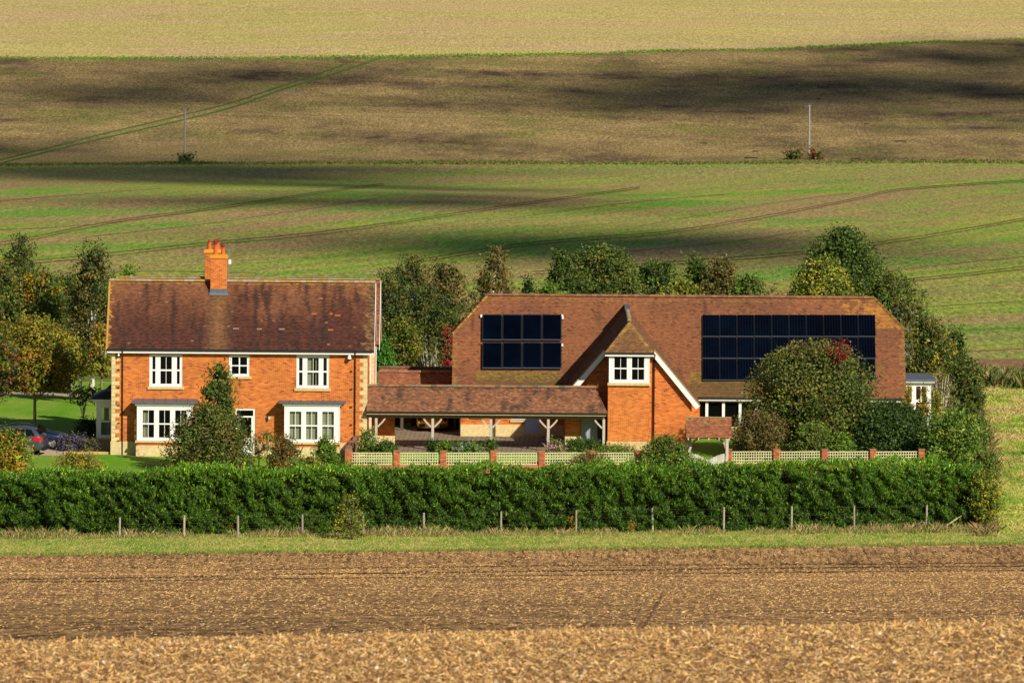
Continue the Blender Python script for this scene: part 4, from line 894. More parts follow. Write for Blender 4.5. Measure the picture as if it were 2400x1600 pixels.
# rake boards and flanking valleys
for s_ in (-1, 1):
    mb = MB(); p = lambda x_, z_: (wc+s_*x_, 2.07, z_)
    mb.prism([p(wE+.02, 2.80), p(h1+.02, W1Z-.02), p(h1-.16, W1Z-.20), p(wE-.2, 2.62)] if s_ > 0 else [p(wE+.02, 2.80), p(wE-.2, 2.62), p(h1-.16, W1Z-.20), p(h1+.02, W1Z-.02)], (0, .04, 0)); mb.build('bargeboard', M['paint'], barn)
    mb = MB(); mb.cc = (.34, .24, .11); mb.beam((wc+s_*(wE+.03), 2.09, 2.83), (wc+s_*(h1+.03), 2.09, W1Z+.03), .06, .07, up=(0, 1, 0)); mb.build('verge', M['tile'], barn)
    soft(barn, 'soffit', M['paint'], wc+s_*(h1-.02), -.05, W1Z-.15, wc+s_*(h1-.36), 2.06, W1Z-.12)
soft(barn, 'fascia', M['paint'], wc-h1+.02, -.09, W1Z-.19, wc+h1-.02, -.06, W1Z-.03)
mb = MB(); mb.tube([(wc-h1, -.14, W1Z-.02), (wc+h1, -.14, W1Z-.02)], .05, 8); mb.build('gutter', M['black'], barn)
gw0, gw1 = wc-3.55, wc+3.55; GY = 2.4
spn = lambda z: (max(0, (gw1-gw0)/2-(WZ-.1-z)/TN), min(gw1-gw0, (gw1-gw0)/2+(WZ-.1-z)/TN))
xb0, xb1 = X(1424.7, 950, .15), X(1521.7, 950, .15)
pw = Z(1460, 1034, .15)
brick_wall(barn, (gw0, GY, .2), (1, 0, 0), gw1-gw0, 5.7, [(xb0+.3-gw0, .5, xb1-.3-gw0, 5.4)], span=lambda z: spn(z+.2), holes=[(-1, -1, 99, .55)], name='gable_wall', nparts=180, parts_z=(1.5, 4.9))
mb = MB(); mb.cc = mul(STONE, .95); mb.box(gw0-.02, GY-.04, 0, xb0, GY+.2, .75); mb.build('plinth', M['stone'], barn)
mb = MB(); mb.cc = mul(STONE, .95); mb.box(xb1, GY-.041, 0, gw1+.02, GY+.2, .76); mb.build('plinth', M['stone'], barn)
for x_, uy, yy in ((gw1, 1, GY+.01), (gw0, -1, wy)): brick_wall(barn, (x_, yy, 0), (0, uy, 0), abs(wy-GY)-.02, 2.9, name='side_wall')
sz_ = Z(1473, 903, .15)
bwall = brick_wall(barn, (xb0, .15, pw), (1, 0, 0), xb1-xb0, sz_-pw, name='bay_wall', thick=.2, nparts=300)
for x_, uy, yy in ((xb1, 1, .152), (xb0, -1, GY)): brick_wall(barn, (x_, yy, pw), (0, uy, 0), GY-.16, sz_-pw, name='bay_wall', thick=.2)
mb = MB(); mb.cc = (.60, .44, .22); mb.box(xb0-.06, .09, .1, xb1+.06, GY-.01, pw-.001); mb.build('plinth', M['stone'], barn, bevel=.02)
q_ = lambda x, y: (X(1050+x/4.61, 670+y/4.61, .12), Z(1473, 670+y/4.61, .12))
wx0, wz1 = q_(1742, 737); wx1, wz0 = q_(2176, 1045)
glz = []; brs = []
for (a, c_) in ((1798, 1932), (1988, 2120)):
    for (ya, yb) in ((768, 884), (898, 1012)):
        x_0, z_1 = q_(a, ya); x_1, z_0 = q_(c_, yb); glz.append((x_0, z_0, x_1, z_1)); m_ = (x_0+x_1)/2; brs.append((m_-.013, z_0, m_+.013, z_1))
ww = window(barn, wx0, wz0, wx1, wz1, .10, glz, brs, sill=(wx0-.08, wx1+.06, sz_-.0, wz0-.002), name='window', depth=.1, label='wide white window under the small hip of the gable wing')
mb = MB()
for xs_ in (wx0, wx1-.08):
    mb.box(xs_+.002, .201, wz0, xs_+.078, .35, wz1); mb.box(xs_+.002, 1.2, wz0, xs_+.078, 1.32, wz1); mb.box(xs_+.002, GY-.12, wz0, xs_+.078, GY-.002, wz1); mb.box(xs_+.003, .351, wz1-.18, xs_+.077, GY-.121, wz1-.001); mb.box(xs_+.003, .351, wz0+.001, xs_+.077, GY-.121, wz0+.14); mb.box(xs_+.02, .351, (wz0+wz1)/2-.03, xs_+.06, GY-.121, (wz0+wz1)/2+.02)
mb.build('side_frame', M['paint'], ww)
mb = MB()
for xs_ in (wx0+.04, wx1-.04): mb.quad((xs_, .2, wz0+.14), (xs_, GY-.1, wz0+.14), (xs_, GY-.1, wz1-.18), (xs_, .2, wz1-.18))
mb.build('pane', M['glass'], ww)
pipe(barn, [(X(1533, 845, GY), -.1, W1Z-.1), (X(1533, 845, GY), GY-.1, W1Z-.5), (X(1533, 845, GY), GY-.1, .4)], .05, clips=(5, 4, 3, 2, 1))
soft(barn, 'vent', M['tile'], X(1594, 925, GY)-.07, GY-.03, Z(1594, 925, GY)-.09, X(1594, 925, GY)+.07, GY-.008, Z(1594, 925, GY)+.08, (.40, .16, .14))

# ---- solar arrays
def array(name, label, cols, rows, lift, fr, edgeh, kind):
    c0 = onroof(cols[0], rows[-1][1]); A = thing(name, label, 'solar panels', tuple(c0+mN*lift))
    Ux = Vector((1, 0, 0)); 
    for ci in range(len(cols)-1):
        for (ya, yb) in rows:
            pxm = (cols[ci]+cols[ci+1])/2; T = onroof(pxm, ya); B = onroof(pxm, yb); x0, x1 = onroof(cols[ci], (ya+yb)/2).x+.012, onroof(cols[ci+1], (ya+yb)/2).x-.012
            b0, b1_ = bOf(B)+.01, bOf(T)-.01
            P = lambda x, b, h: Vector((x, 0, 0))+Vector((0, ME, MZ))+mVu*b+mN*(lift+h)
            mb = MB(); t_ = .045
            mb.add([P(x0, b0, 0), P(x1, b0, 0), P(x1, b1_, 0), P(x0, b1_, 0), P(x0, b0, t_), P(x1, b0, t_), P(x1, b1_, t_), P(x0, b1_, t_)], [(0, 3, 2, 1), (4, 5, 6, 7), (0, 1, 5, 4), (1, 2, 6, 5), (2, 3, 7, 6), (3, 0, 4, 7)])
            pn = mb.build('solar_panel', M['pv'], A)
            f = MB()
            for (xa, ba, xb_, bb_) in ((x0, b0, x0+fr, b1_), (x1-fr, b0, x1, b1_), (x0+fr, b1_-fr, x1-fr, b1_)):
                f.add([P(xa, ba, t_+.003), P(xb_, ba, t_+.003), P(xb_, bb_, t_+.003), P(xa, bb_, t_+.003)], [(0, 1, 2, 3)])
            f.build('frame', M['pvframe'], pn)
            f = MB(); f.add([P(x0, b0-.004, -.0), P(x1, b0-.004, -.0), P(x1, b0-.004, t_+.008), P(x0, b0-.004, t_+.008), P(x0, b0+edgeh, t_+.008), P(x1, b0+edgeh, t_+.008)], [(0, 1, 2, 3), (3, 2, 5, 4)])
            f.build('lower_edge', M['pvedge'], pn)
            if kind == 'pv':
                f = MB()
                for k in range(1, 6): xx = x0+(x1-x0)*k/6; f.add([P(xx-.003, b0+.04, t_+.002), P(xx+.003, b0+.04, t_+.002), P(xx+.003, b1_-.03, t_+.002), P(xx-.003, b1_-.03, t_+.002)], [(0, 1, 2, 3)])
                f.build('cell_lines', M['pvframe'], pn, kind='stuff')
    mb = MB()
    for rws in rows:
        for yy in (rws[0]+.25*(rws[1]-rws[0]), rws[0]+.75*(rws[1]-rws[0])):
            p = onroof(cols[0]-2, yy); q = onroof(cols[-1]+2, yy); mb.beam((p.x, p.y+mN.y*lift*.6, p.z+mN.z*lift*.6), (q.x, p.y+mN.y*lift*.6, p.z+mN.z*lift*.6), .04, .04)
    mb.build('mounting_rails', M['pvframe'], A, kind='stuff'); return A
array('solar_array', 'large array of thirty dark blue photovoltaic panels on the right half of the barn roof', [1646+40.6*k for k in range(11)], [(741, 793), (793.5, 844), (844.5, 895)], .10, .02, .05, 'pv')
TA = array('solar_collectors', 'block of eight black solar heating collectors on the left half of the barn roof', [1130, 1177, 1223.5, 1270, 1316.5], [(742, 803), (807.5, 869)], .17, .05, .07, 'th')
mb = MB()
for px, py in ((1128, 744), (1318, 744), (1319, 748), (1318, 812)): p = onroof(px, py)+mN*.15; mb.box(p.x-.05, p.y-.06, p.z-.08, p.x+.05, p.y+.04, p.z+.08)
mb.build('pipe_brackets', M['paint'], TA, kind='stuff')

# ---- white garden room at the right end
gy = 9.6; ra, rb2 = br_+.02, X(2182, 930, gy); rzt = Z(2150, 896, gy)
gr = thing('garden_room', 'small white flat-roofed garden room against the right end of the barn', 'garden room', ((ra+rb2)/2, gy, .2))
f_ = lambda px: X(px, 925, gy)
gls = [(f_(2127), Z(2132, 940, gy), f_(2137), Z(2132, 905, gy)), (f_(2147), Z(2160, 936, gy), f_(2157.5), Z(2160, 905, gy)), (f_(2160), Z(2160, 936, gy), f_(2170.5), Z(2160, 905, gy)), (f_(2147), .6, f_(2170.5), Z(2160, 943, gy))]
window(gr, ra, .3, rb2, rzt, gy, gls, [], name='front_wall', depth=.15)
soft(gr, 'side_wall', M['paint'], rb2-.15, gy+.151, .3, rb2, gy+3.5, rzt); soft(gr, 'back_wall', M['paint'], ra, gy+3.5, .3, rb2, gy+3.62, rzt)
soft(gr, 'fascia', M['paint'], ra, gy-.25, rzt+.002, rb2+.2, gy+3.7, rzt+.08)
mb = MB(); mb.add([(ra, gy-.3, rzt+.082), (rb2+.27, gy-.3, rzt+.082), (rb2+.27, gy+3.8, rzt+.082), (ra, gy+3.8, rzt+.082), (ra, gy-.3, rzt+.2), (rb2+.27, gy-.3, rzt+.2), (rb2+.0, gy+3.6, rzt+.26), (ra, gy+3.6, rzt+.26)], [(0, 3, 2, 1), (4, 5, 6, 7), (0, 1, 5, 4), (1, 2, 6, 5), (2, 3, 7, 6), (3, 0, 4, 7)]); mb.build('roof', M['lead'], gr)

# ---- open-fronted carport
CZ = Z(1100, 966, -.4)+.0; CRY = .9; CRZ = Z(1100, 905, CRY)-.03
cx_l, cx_r = H1x+.0+STEP*0, X(1423, 969, -.4); cxrr = X(1394, 905, CRY)
cp = thing('carport', 'open timber-post carport with a long low clay tile roof between the two houses', 'carport', ((cx_l+cx_r)/2, 0, .3))
cV = Vector((0, CRY+.4, CRZ-CZ)); cSL = cV.length; cW = cx_r-cx_l
def col_cp(a, b):
    base = lerpc((.31, .14, .075), (.19, .09, .05), rnd(0, 1)); st = nz(a*1.4, b*1.2, 21)+.5*nz(a*4, b*3, 22)
    if b > cSL-.3: st += .25
    base = lerpc(base, (.07, .045, .04), float(sstep(.12, .6, st))*.85)
    return mul(base, rnd(.72, 1.28))
cr = tile_roof(cp, (cx_l, -.4, CZ), (1, 0, 0), cV, [(0, 0), (cW, 0), (cxrr-cx_l+.12, cSL*.72), (cxrr-cx_l+.25, cSL*.72), (cxrr-cx_l, cSL), (0, cSL)], col_cp, name='roof')
tile_roof(cp, (cx_r, 2*CRY+.4, CZ), (-1, 0, 0), (0, -(CRY+.4), CRZ-CZ), [(0, 0), (cW, 0), (cW, cSL), (cx_r-cxrr, cSL)], col_cp, name='rear_roof_slope')
hvv = Vector((-(cx_r-cxrr), 0, CRZ-CZ)); tile_roof(cp, (cx_r, -.4, CZ), (0, 1, 0), hvv, [(0, 0), (2*CRY+.8, 0), (CRY+.4, hvv.length)], col_cp, name='hip_roof_slope')
ridge_tiles(cr, (cx_l, CRY, CRZ+.04), (cxrr+.1, CRY, CRZ+.04), .12, .3, ((.32, .16, .08), (.27, .14, .07), (.30, .15, .08), (.17, .14, .10)), .05)
mb = MB(); mb.tube([(cx_l, -.47, CZ-.02), (cx_r+.02, -.47, CZ-.02)], .05, 8); mb.build('gutter', M['black'], cp)
soft(cp, 'fascia', M['wood'], cx_l, -.40, CZ-.16, cx_r-.05, -.37, CZ-.075, (.55, .40, .24))
BZ_ = CZ-.18
soft(cp, 'beam', M['wood'], cx_l, -.08, BZ_-.18, cx_r-.15, .08, BZ_, (.20, .15, .11)); soft(cp, 'beam', M['wood'], cx_l, 1.72, BZ_-.18, cx_r-.15, 1.88, BZ_, (.20, .15, .11))
WD = (.50, .44, .36)
for k, px in enumerate((881.5, 1014, 1150.5, 1285, 1415)):
    x_ = X(px, 1010, 0); zb = G(x_, 0); mb = MB(); mb.cc = WD; mb.box(x_-.075, -.075, zb, x_+.075, .075, BZ_-.182); po = mb.build('post', M['wood'], cp, bevel=.012)
    for s_ in ((1,) if k == 0 else (-1,) if k == 4 else (-1, 1)):
        mb = MB(); mb.cc = WD; pts = [(x_+s_*(.075+.42*math.sin(t)), 0, BZ_-.20-.50*(1-t/1.57)**1.3) for t in (.03, .4, .8, 1.2, 1.57)]
        for a, b_ in zip(pts[:-1], pts[1:]): mb.beam(a, b_, .09, .10, up=(0, 1, 0))
        mb.build('brace', M['wood'], cp)
for px0, px1, pl_ in ((871, 925, True), (1325, 1361, True)):
    xa, xb_ = X(px0, 1000, 1.5), X(px1, 1000, 1.5); zb = .1; ptop = Z(px0+20, 1021, 1.5)
    brick_wall(cp, (xa, 1.5, zb), (1, 0, 0), xb_-xa, BZ_-zb-.01, holes=[(-1, -1, 99, ptop-zb)], name='back_wall', thick=.22, nparts=60, parts_z=(ptop-zb, 1.8))
    soft(cp, 'plinth', M['stone'], xa-.02, 1.45, zb, xb_+.02, 1.7, ptop, STONE)
xa, xb_ = X(1362, 1000, 1.55), X(1400, 1000, 1.55); pdz = Z(1380, 1031, 1.55)
pd = None; npk = 6
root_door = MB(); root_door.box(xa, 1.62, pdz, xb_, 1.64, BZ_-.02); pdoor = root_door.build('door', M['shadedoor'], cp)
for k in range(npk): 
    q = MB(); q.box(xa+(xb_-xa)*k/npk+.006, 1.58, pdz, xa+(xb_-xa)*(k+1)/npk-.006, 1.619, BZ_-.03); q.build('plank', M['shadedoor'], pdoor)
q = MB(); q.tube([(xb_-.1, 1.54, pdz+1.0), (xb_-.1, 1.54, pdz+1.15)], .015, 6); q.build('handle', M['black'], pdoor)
soft(cp, 'side_wall', M['wood'], X(1400, 1000, 1.5)+.02, 1.5, .2, X(1424, 1000, 1.5), 1.65, BZ_-.01, (.05, .04, .035))  # near-black panel added for the deep shade beside the bay
# ---- rear cart shed behind, in the shade of the barn
SY = 12.0; sz1_ = Z(940, 872, SY+1.6); sx0_, sx1_ = H1x+STEP+.1, w0+.3; sh = thing('cart_shed', 'low open cart shed roofed in clay tiles behind the carport, half in shade', 'shed', ((sx0_+sx1_)/2, SY, .5))
sV = Vector((0, 2.0, 1.6)); se = sz1_-1.6
col_sh = lambda a, b: mul(lerpc((.36, .15, .07), (.26, .10, .06), rnd(0, 1)), rnd(.75, 1.2))
sr = tile_roof(sh, (sx0_, SY-.4, se), (1, 0, 0), sV, [(0, 0), (sx1_-sx0_, 0), (sx1_-sx0_, sV.length), (0, sV.length)], col_sh, name='roof')
tile_roof(sh, (sx1_, SY+3.6, se), (-1, 0, 0), (0, -2.0, 1.6), [(0, 0), (sx1_-sx0_, 0), (sx1_-sx0_, sV.length), (0, sV.length)], col_sh, name='rear_roof_slope', g=.2, tw=.3)
ridge_tiles(sr, (sx0_, SY+1.6, sz1_+.04), (sx1_, SY+1.6, sz1_+.04), .12, .3, ((.24, .12, .08), (.3, .14, .08)), .05)
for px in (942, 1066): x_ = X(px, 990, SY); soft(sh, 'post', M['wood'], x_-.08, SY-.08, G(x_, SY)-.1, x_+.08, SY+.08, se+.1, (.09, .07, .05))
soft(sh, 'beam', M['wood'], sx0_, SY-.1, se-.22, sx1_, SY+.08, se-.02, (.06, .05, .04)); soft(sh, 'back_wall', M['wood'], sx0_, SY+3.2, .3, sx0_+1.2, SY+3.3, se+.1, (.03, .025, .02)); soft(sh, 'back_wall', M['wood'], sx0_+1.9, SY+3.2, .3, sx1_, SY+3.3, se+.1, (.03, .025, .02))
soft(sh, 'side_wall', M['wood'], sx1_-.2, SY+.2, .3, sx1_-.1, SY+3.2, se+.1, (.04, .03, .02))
Y2 = 19.; z2 = Z(920, 862, Y2)
s2 = thing('stable_roof', 'second tiled outbuilding ridge just showing behind the cart shed', 'outbuilding', ((sx0_+sx1_)/2, Y2, .5))
r2_ = tile_roof(s2, (sx0_, Y2-2.2, z2-1.8), (1, 0, 0), (0, 2.2, 1.8), [(0, 0), (sx1_-sx0_, 0), (sx1_-sx0_, 2.84), (0, 2.84)], col_sh, name='roof')
tile_roof(s2, (sx1_, Y2+2.2, z2-1.8), (-1, 0, 0), (0, -2.2, 1.8), [(0, 0), (sx1_-sx0_, 0), (sx1_-sx0_, 2.84), (0, 2.84)], col_sh, name='rear_roof_slope', g=.3, tw=.4)
ridge_tiles(r2_, (sx0_, Y2, z2+.04), (sx1_, Y2, z2+.04), .12, .3, ((.2, .1, .08),), .02)
mb = MB(); mb.cc = (.4, .1, .03); mb.box(sx0_+.2, Y2-1.8, 0, sx1_-.2, Y2-1.7, z2-1.6); mb.build('wall', M['brick'], s2)

# ---- courtyard paving and drives (sheets just above the lawn)
def sheet(name, m, x0, x1, y0, y1, nx=24, ny=16, dz=.012, shape=None):
    xs = np.linspace(x0, x1, nx); ys = np.linspace(y0, y1, ny); XX, YY = np.meshgrid(xs, ys)
    if shape: XX, YY = shape(XX, YY)
    V = np.stack([XX, YY, zt_(XX, YY+450)+dz], -1).reshape(-1, 3); i = np.arange((ny-1)*nx).reshape(ny-1, nx)[:, :-1].ravel()
    return tag(npmesh(name, V, np.stack([i, i+1, i+nx+1, i+nx], 1), None, m, smooth=True), kind='structure')
def sp_pave(n, l, P, b):
    br = n.new('ShaderNodeTexBrick'); l.new(mapping(n, l, P, (1, 1, 1), .03), br.inputs['Vector']); br.inputs['Scale'].default_value = 1; br.inputs['Brick Width'].default_value = .55; br.inputs['Row Height'].default_value = .5; br.inputs['Mortar Size'].default_value = .035
    br.inputs['Color1'].default_value = (.33, .27, .19, 1); br.inputs['Color2'].default_value = (.26, .21, .15, 1); br.inputs['Mortar'].default_value = (.13, .10, .06, 1)
    f = noise_n(n, l, P, 3, 4); return mixc(n, l, 1., br.outputs['Color'], ramp(n, l, f, [(.3, .8), (.7, 1.15)]), 'MULTIPLY')
sheet('courtyard_paving', field_mat('paving_material', sp_pave), H1x-.3, gw0+.2, -1.6, 15)
def sp_gravel(n, l, P, b):
    f = noise_n(n, l, P, 14, 4, .8); return mixc(n, l, ramp(n, l, f, [(.3, 0.), (.7, 1.)]), (.42, .32, .22), (.66, .52, .38))
M['gravel'] = field_mat('gravel_material', sp_gravel)
sheet('gravel_drive', M['gravel'], -60, X(170, 1066, 0), -1.2, 9.0, 40, 16, shape=lambda a, b: (a+.6*np.sin(b), b+.25*np.sin(a*.7)))
sheet('gravel_drive', M['gravel'], -60, X(180, 925, 40), 40.5, 44.5, 60, 6, shape=lambda a, b: (a, b+.8*np.sin(a*.12)-.02*(a+25)))
# ================================================================== trellis wall, gate, fence
tx = lambda px, Y: X(px, 1070, Y)
TYf = lambda px: -13.2+2.2*(px-820)/1230
tw_ = thing('trellis_wall', 'low red brick garden wall with square piers and pale timber trellis panels', 'garden wall', (tx(1400, -12), -12, -.6))
piers = [818, 930, 1039, 1157, 1270, 1385, 1497, 1711, 1820, 1933, 2046, 2160]
def tz(px, py): return Z(px, py, TYf(px))
for px in piers:
    Y = TYf(px); x_ = tx(px, Y); ztp = tz(px, 1055 if px < 1600 else 1051.5); s_ = .165 if px != 1711 else .09
    zb = -1.0; mb = MB(); mb.cc = (.48, .2, .1); mb.box(x_-s_+.006, Y-s_+.006, zb, x_+s_-.006, Y+s_-.006, ztp-.06); pr = mb.build('pier', M['mortar'], tw_)
    r_ = int((ztp-.06-zb)/.075); bb = MB()
    for j in range(r_):
        z_ = ztp-.06-(j+1)*.075
        segs = ((-s_, -s_+.215 if s_ > .1 else s_), (-s_+.225, s_)) if j % 2 else ((-s_, -s_+.1), (-s_+.11, s_))
        for k, (a, b_) in enumerate(segs):
            if b_-a < .02: continue
            c = mul(random.choice(((.50, .13, .05), (.42, .11, .05), (.56, .17, .06), (.32, .10, .06))), rnd(.8, 1.15))
            if j < 8:
                q = MB(); q.cc = c; q.box(x_+a, Y-s_-.001, z_, x_+b_, Y+s_, z_+.065); q.build('brick', M['brick'], pr)
            else: bb.box(x_+a, Y-s_-.001, z_, x_+b_, Y+s_, z_+.065, c)
    if bb.v: bb.build('brickwork', M['brick'], pr, kind='stuff')
    mb = MB(); mb.cc = (.36, .16, .09); mb.box(x_-s_-.02, Y-s_-.02, ztp-.058, x_+s_+.02, Y+s_+.02, ztp); mb.build('capping', M['brick'], pr, bevel=.01)
for a, b_ in zip(piers[:-1], piers[1:]):
    if (a, b_) == (1497, 1711): continue
    ya, yb = TYf(a), TYf(b_); xa, xb_ = tx(a, ya)+(.17 if a != 1711 else .1), tx(b_, yb)-.17
    za = tz(a, 1061 if a < 1600 else 1058.5)+.0; zb = tz(b_, 1061 if b_ < 1600 else 1058); hh = .62
    pa, pb = Vector((xa, ya, za)), Vector((xb_, yb, zb)); L = (pb-pa).length
    mb = MB(); mb.cc = (.44, .17, .08); mb.prism([(xa, ya-.11, -1.1), (xb_, yb-.11, -1.1), (xb_, yb-.11, zb-hh-.03), (xa, ya-.11, za-hh-.03)], (0, .22, 0)); mb.build('base_wall', M['brick'], tw_)
    mb = MB(); mb.cc = (.62, .58, .34); mb.beam(pa, pb, .06, .05); pn = mb.build('trellis_panel', M['wood'], tw_)
    for k in range(1, 5):
        q = MB(); q.cc = mul((.66, .62, .36), rnd(.9, 1.08)); q.beam(pa-Vector((0, .012, hh*k/4)), pb-Vector((0, .012, hh*k/4)), .02, .042); q.build('lath', M['wood'], pn)
    nv = int(round(L/.135))
    for k in range(nv+1):
        p = pa.lerp(pb, k/nv); q = MB(); q.cc = mul((.60, .56, .34), rnd(.85, 1.08)); q.beam(p+Vector((0, .012, -.02)), p+Vector((0, .012, -hh-.02)), .042, .02, up=(0, 1, 0)); q.build('lath', M['wood'], pn)
# lych gate
LY = -12.2; lx_ = lambda px: X(px, 1000, LY); lz_ = lambda py: Z(1660, py, LY)
ly = thing('lych_gate', 'small oak lych gate with a clay tile roof over a pair of grey gates', 'gate', (lx_(1660), LY, -.7))
le0, le1 = lx_(1607.5), lx_(1714); lzr = Z(1660, 978, LY); lze = Z(1660, 1026, LY-.85); lv = Vector((0, .85, lzr-lze))
def col_ly(a, b):
    c = lerpc((.36, .13, .065), (.24, .10, .055), rnd(0, 1)); st = nz(a*2, b*2, 31)+.5*nz(a*5, b*5, 3)+.5*(b/lv.length-.5)
    c = lerpc(c, (.14, .09, .05), float(sstep(.1, .7, st))*.6)
    if b > lv.length-.5 and random.random() < .25: c = lerpc(c, (.36, .28, .10), rnd(.1, .7))
    return mul(c, rnd(.75, 1.25))
lr = tile_roof(ly, (le0, LY-.85, lze), (1, 0, 0), lv, [(0, 0), (le1-le0, 0), (le1-le0, lv.length), (0, lv.length)], col_ly, name='roof', g=.1, tw=.14, thick=.06)
tile_roof(ly, (le1, LY+.85, lze), (-1, 0, 0), (0, -.85, lzr-lze), [(0, 0), (le1-le0, 0), (le1-le0, lv.length), (0, lv.length)], col_ly, name='rear_roof_slope', thick=.06)
ridge_tiles(lr, (le0, LY, lzr+.02), (le1, LY, lzr+.02), .07, .3, ((.3, .2, .12),), .5)
for k, x_ in enumerate((lx_(1616.5), lx_(1704.5))):
    mb = MB(); mb.cc = (.55, .48, .40); mb.box(x_-.08, LY-.08, -1.0, x_+.08, LY+.08, lze-.1); mb.build('post', M['wood'], ly, bevel=.01)
    s_ = 1 if k == 0 else -1; mb = MB(); mb.cc = (.52, .44, .36); pts = [(x_+s_*(.08+.50*(1-math.cos(t))), LY, lze-.62+.50*math.sin(t)) for t in np.linspace(0, 1.57, 7)]
    for a, b_ in zip(pts[:-1], pts[1:]): mb.beam(a, b_, .10, .08, up=(0, 1, 0))
    mb.build('brace', M['wood'], ly)
soft(ly, 'beam', M['wood'], le0+.1, LY-.07, lze-.099, le1-.1, LY+.07, lze+.05, (.22, .17, .12))
for k in range(5):
    x_ = le0+.12+(le1-le0-.24)*k/4
    mb = MB(); mb.cc = (.5, .45, .38); mb.beam((x_, LY-.93, lze-.13), (x_, LY, lzr-.14), .06, .07); mb.build('rafter', M['wood'], ly)
gxa, gxb = lx_(1621), lx_(1700); gm_ = (gxa+gxb)/2; gtop = lz_(1062)
for s_ in (0, 1):
    x0_, x1_ = (gxa+.02, gm_-.01) if s_ == 0 else (gm_+.01, gxb-.02)
    mb = MB(); mb.cc = (.4, .37, .33); mb.box(x0_, LY-.01, -.55, x1_, LY+.03, -.42); mb.box(x0_, LY-.009, -.1, x1_, LY+.03, 0.02); lf = mb.build('gate_leaf', M['wood'], ly)
    n_ = 7
    for k in range(n_):
        xa, xb_ = x0_+(x1_-x0_)*k/n_, x0_+(x1_-x0_)*(k+1)/n_-.008; t = abs((xa+xb_)/2-gm_)/(gxb-gm_); zt_op = gtop-.38*(1-t)**1.5
        q = MB(); q.cc = mul((.56, .52, .47), rnd(.85, 1.1)); q.box(xa, LY-.04, -.8, xb_, LY-.011, zt_op); q.build('board', M['wood'], lf)
# stepped wall by the house corner
sw = thing('stepped_wall', 'short dark brick wall stepping down beside the bay window towards the trellis', 'wall', (X(825, 1050, -9), -9, -.3))
for px0, px1, py0, Y in ((826, 839, 1028, -2), (815, 832, 1040, -4.5), (808, 824, 1052, -7)):
    mb = MB(); mb.cc = (.30, .15, .10); mb.box(X(px0, py0, Y), Y, -.8, X(px1, py0, Y), Y+2.45, Z(px0, py0, Y)); mb.build('pier', M['brick'], sw, bevel=.03)
# post and wire fence along the hedge
fposts = [(279, 1212, 1260), (431, 1207, 1258), (558, 1207, 1258), (709, 1205, 1254), (851, 1203, 1252), (993, 1201, 1250), (1173.5, 1198, 1248), (1350, 1195, 1247), (1530, 1190, 1245), (1696, 1188, 1244.5), (1855, 1186, 1243), (2002, 1184.5, 1242), (2171, 1183, 1240)]
fn = thing('post_and_wire_fence', 'post and wire fence with weathered grey posts in front of the long hedge', 'fence', tuple(hit(1200, 1248, 300)))
pts_ = []
for px, pt_, pb_ in fposts:
    b_ = hit(px, pb_+1, 300); Yp = b_.y+(.55 if px < 300 else 0); zt1_ = Z(px, pt_, Yp); r_ = rnd(.05, .062); x_ = b_.x; lean = rnd(-.04, .05)
    mb = MB(); mb.cc = mul((.36, .31, .25), rnd(.8, 1.15)); mb.tube([(x_, Yp, b_.z-.2), (x_+lean*.5, Yp, (b_.z+zt1_)/2), (x_+lean, Yp, zt1_)], [r_*1.05, r_, r_*.95], 8); mb.build('post', M['wood'], fn); pts_.append((Vector((x_, Yp-.06, b_.z)), zt1_-b_.z))
for h_ in (.95, .66, .40):
    mb = MB()
    for (a, ha), (b_, hb) in zip(pts_[:-1], pts_[1:]): mb.tube([a+Vector((0, 0, ha*h_)), (a+b_)/2+Vector((0, 0, (ha+hb)/2*h_-.02)), b_+Vector((0, 0, hb*h_))], .0035, 4, caps=False)
    mb.build('wire', M['oldwire'], fn)
a = hit(2204, 1241, 300); b_ = Vector((X(2263, 1201, a.y+.3), a.y+.3, Z(2263, 1201, a.y+.3)))
rail = MB(); rail.cc = (.50, .40, .27); rail.tube([a, b_], .045, 8)
tag(rail.build('fallen_rail', M['wood'], loc=tuple(a)), 'loose wooden rail leaning against the right end of the hedge', 'wooden rail')
# ---- utility poles
for px, pt_, pb_, lb in ((433, 257, 376, 'thin grey utility pole on the left, standing over the field boundary under the farm track'), (1896, 246, 370, 'thin grey utility pole on the right, with scrubby bushes at its foot')):
    b_ = hit(px, pb_, 500); zt1_ = Z(px, pt_, b_.y); po = thing('utility_pole', lb, 'utility pole', tuple(b_), 'utility poles on the far fields')
    mb = MB(); mb.cc = (.30, .29, .28); mb.tube([(b_.x, b_.y, b_.z-.3), (b_.x, b_.y, zt1_)], [.15, .105], 8); mb.build('pole', M['wood'], po)
    mb = MB(); mb.cc = (.15, .13, .12); mb.box(b_.x-.42, b_.y-.05, zt1_-.12, b_.x+.42, b_.y+.05, zt1_-.02); mb.build('crossarm', M['wood'], po)
    for s_ in (-.38, .38): q = MB(); q.lathe([(.05, zt1_-.02), (.07, zt1_+.08), (.03, zt1_+.22)], b_.x+s_, b_.y, 8); q.build('insulator', M['black'], po)
    if px == 433: P1 = Vector((b_.x, b_.y, zt1_+.15))
    else: P2 = Vector((b_.x, b_.y, zt1_+.15))
ow = thing('overhead_wire', 'pair of thin sagging overhead wires between the two utility poles', 'wire', tuple((P1+P2)/2))
dv = P2-P1
for s_ in (-.38, .38):
    for (A, B) in ((P1, P2), (P2, P2+dv), (P1-dv, P1)):
        mb = MB(); mb.tube([A.lerp(B, t)+Vector((s_, 0, -6*t*(1-t))) for t in np.linspace(0, 1, 16)], .006, 4, caps=False); mb.build('wire', M['oldwire'], ow)

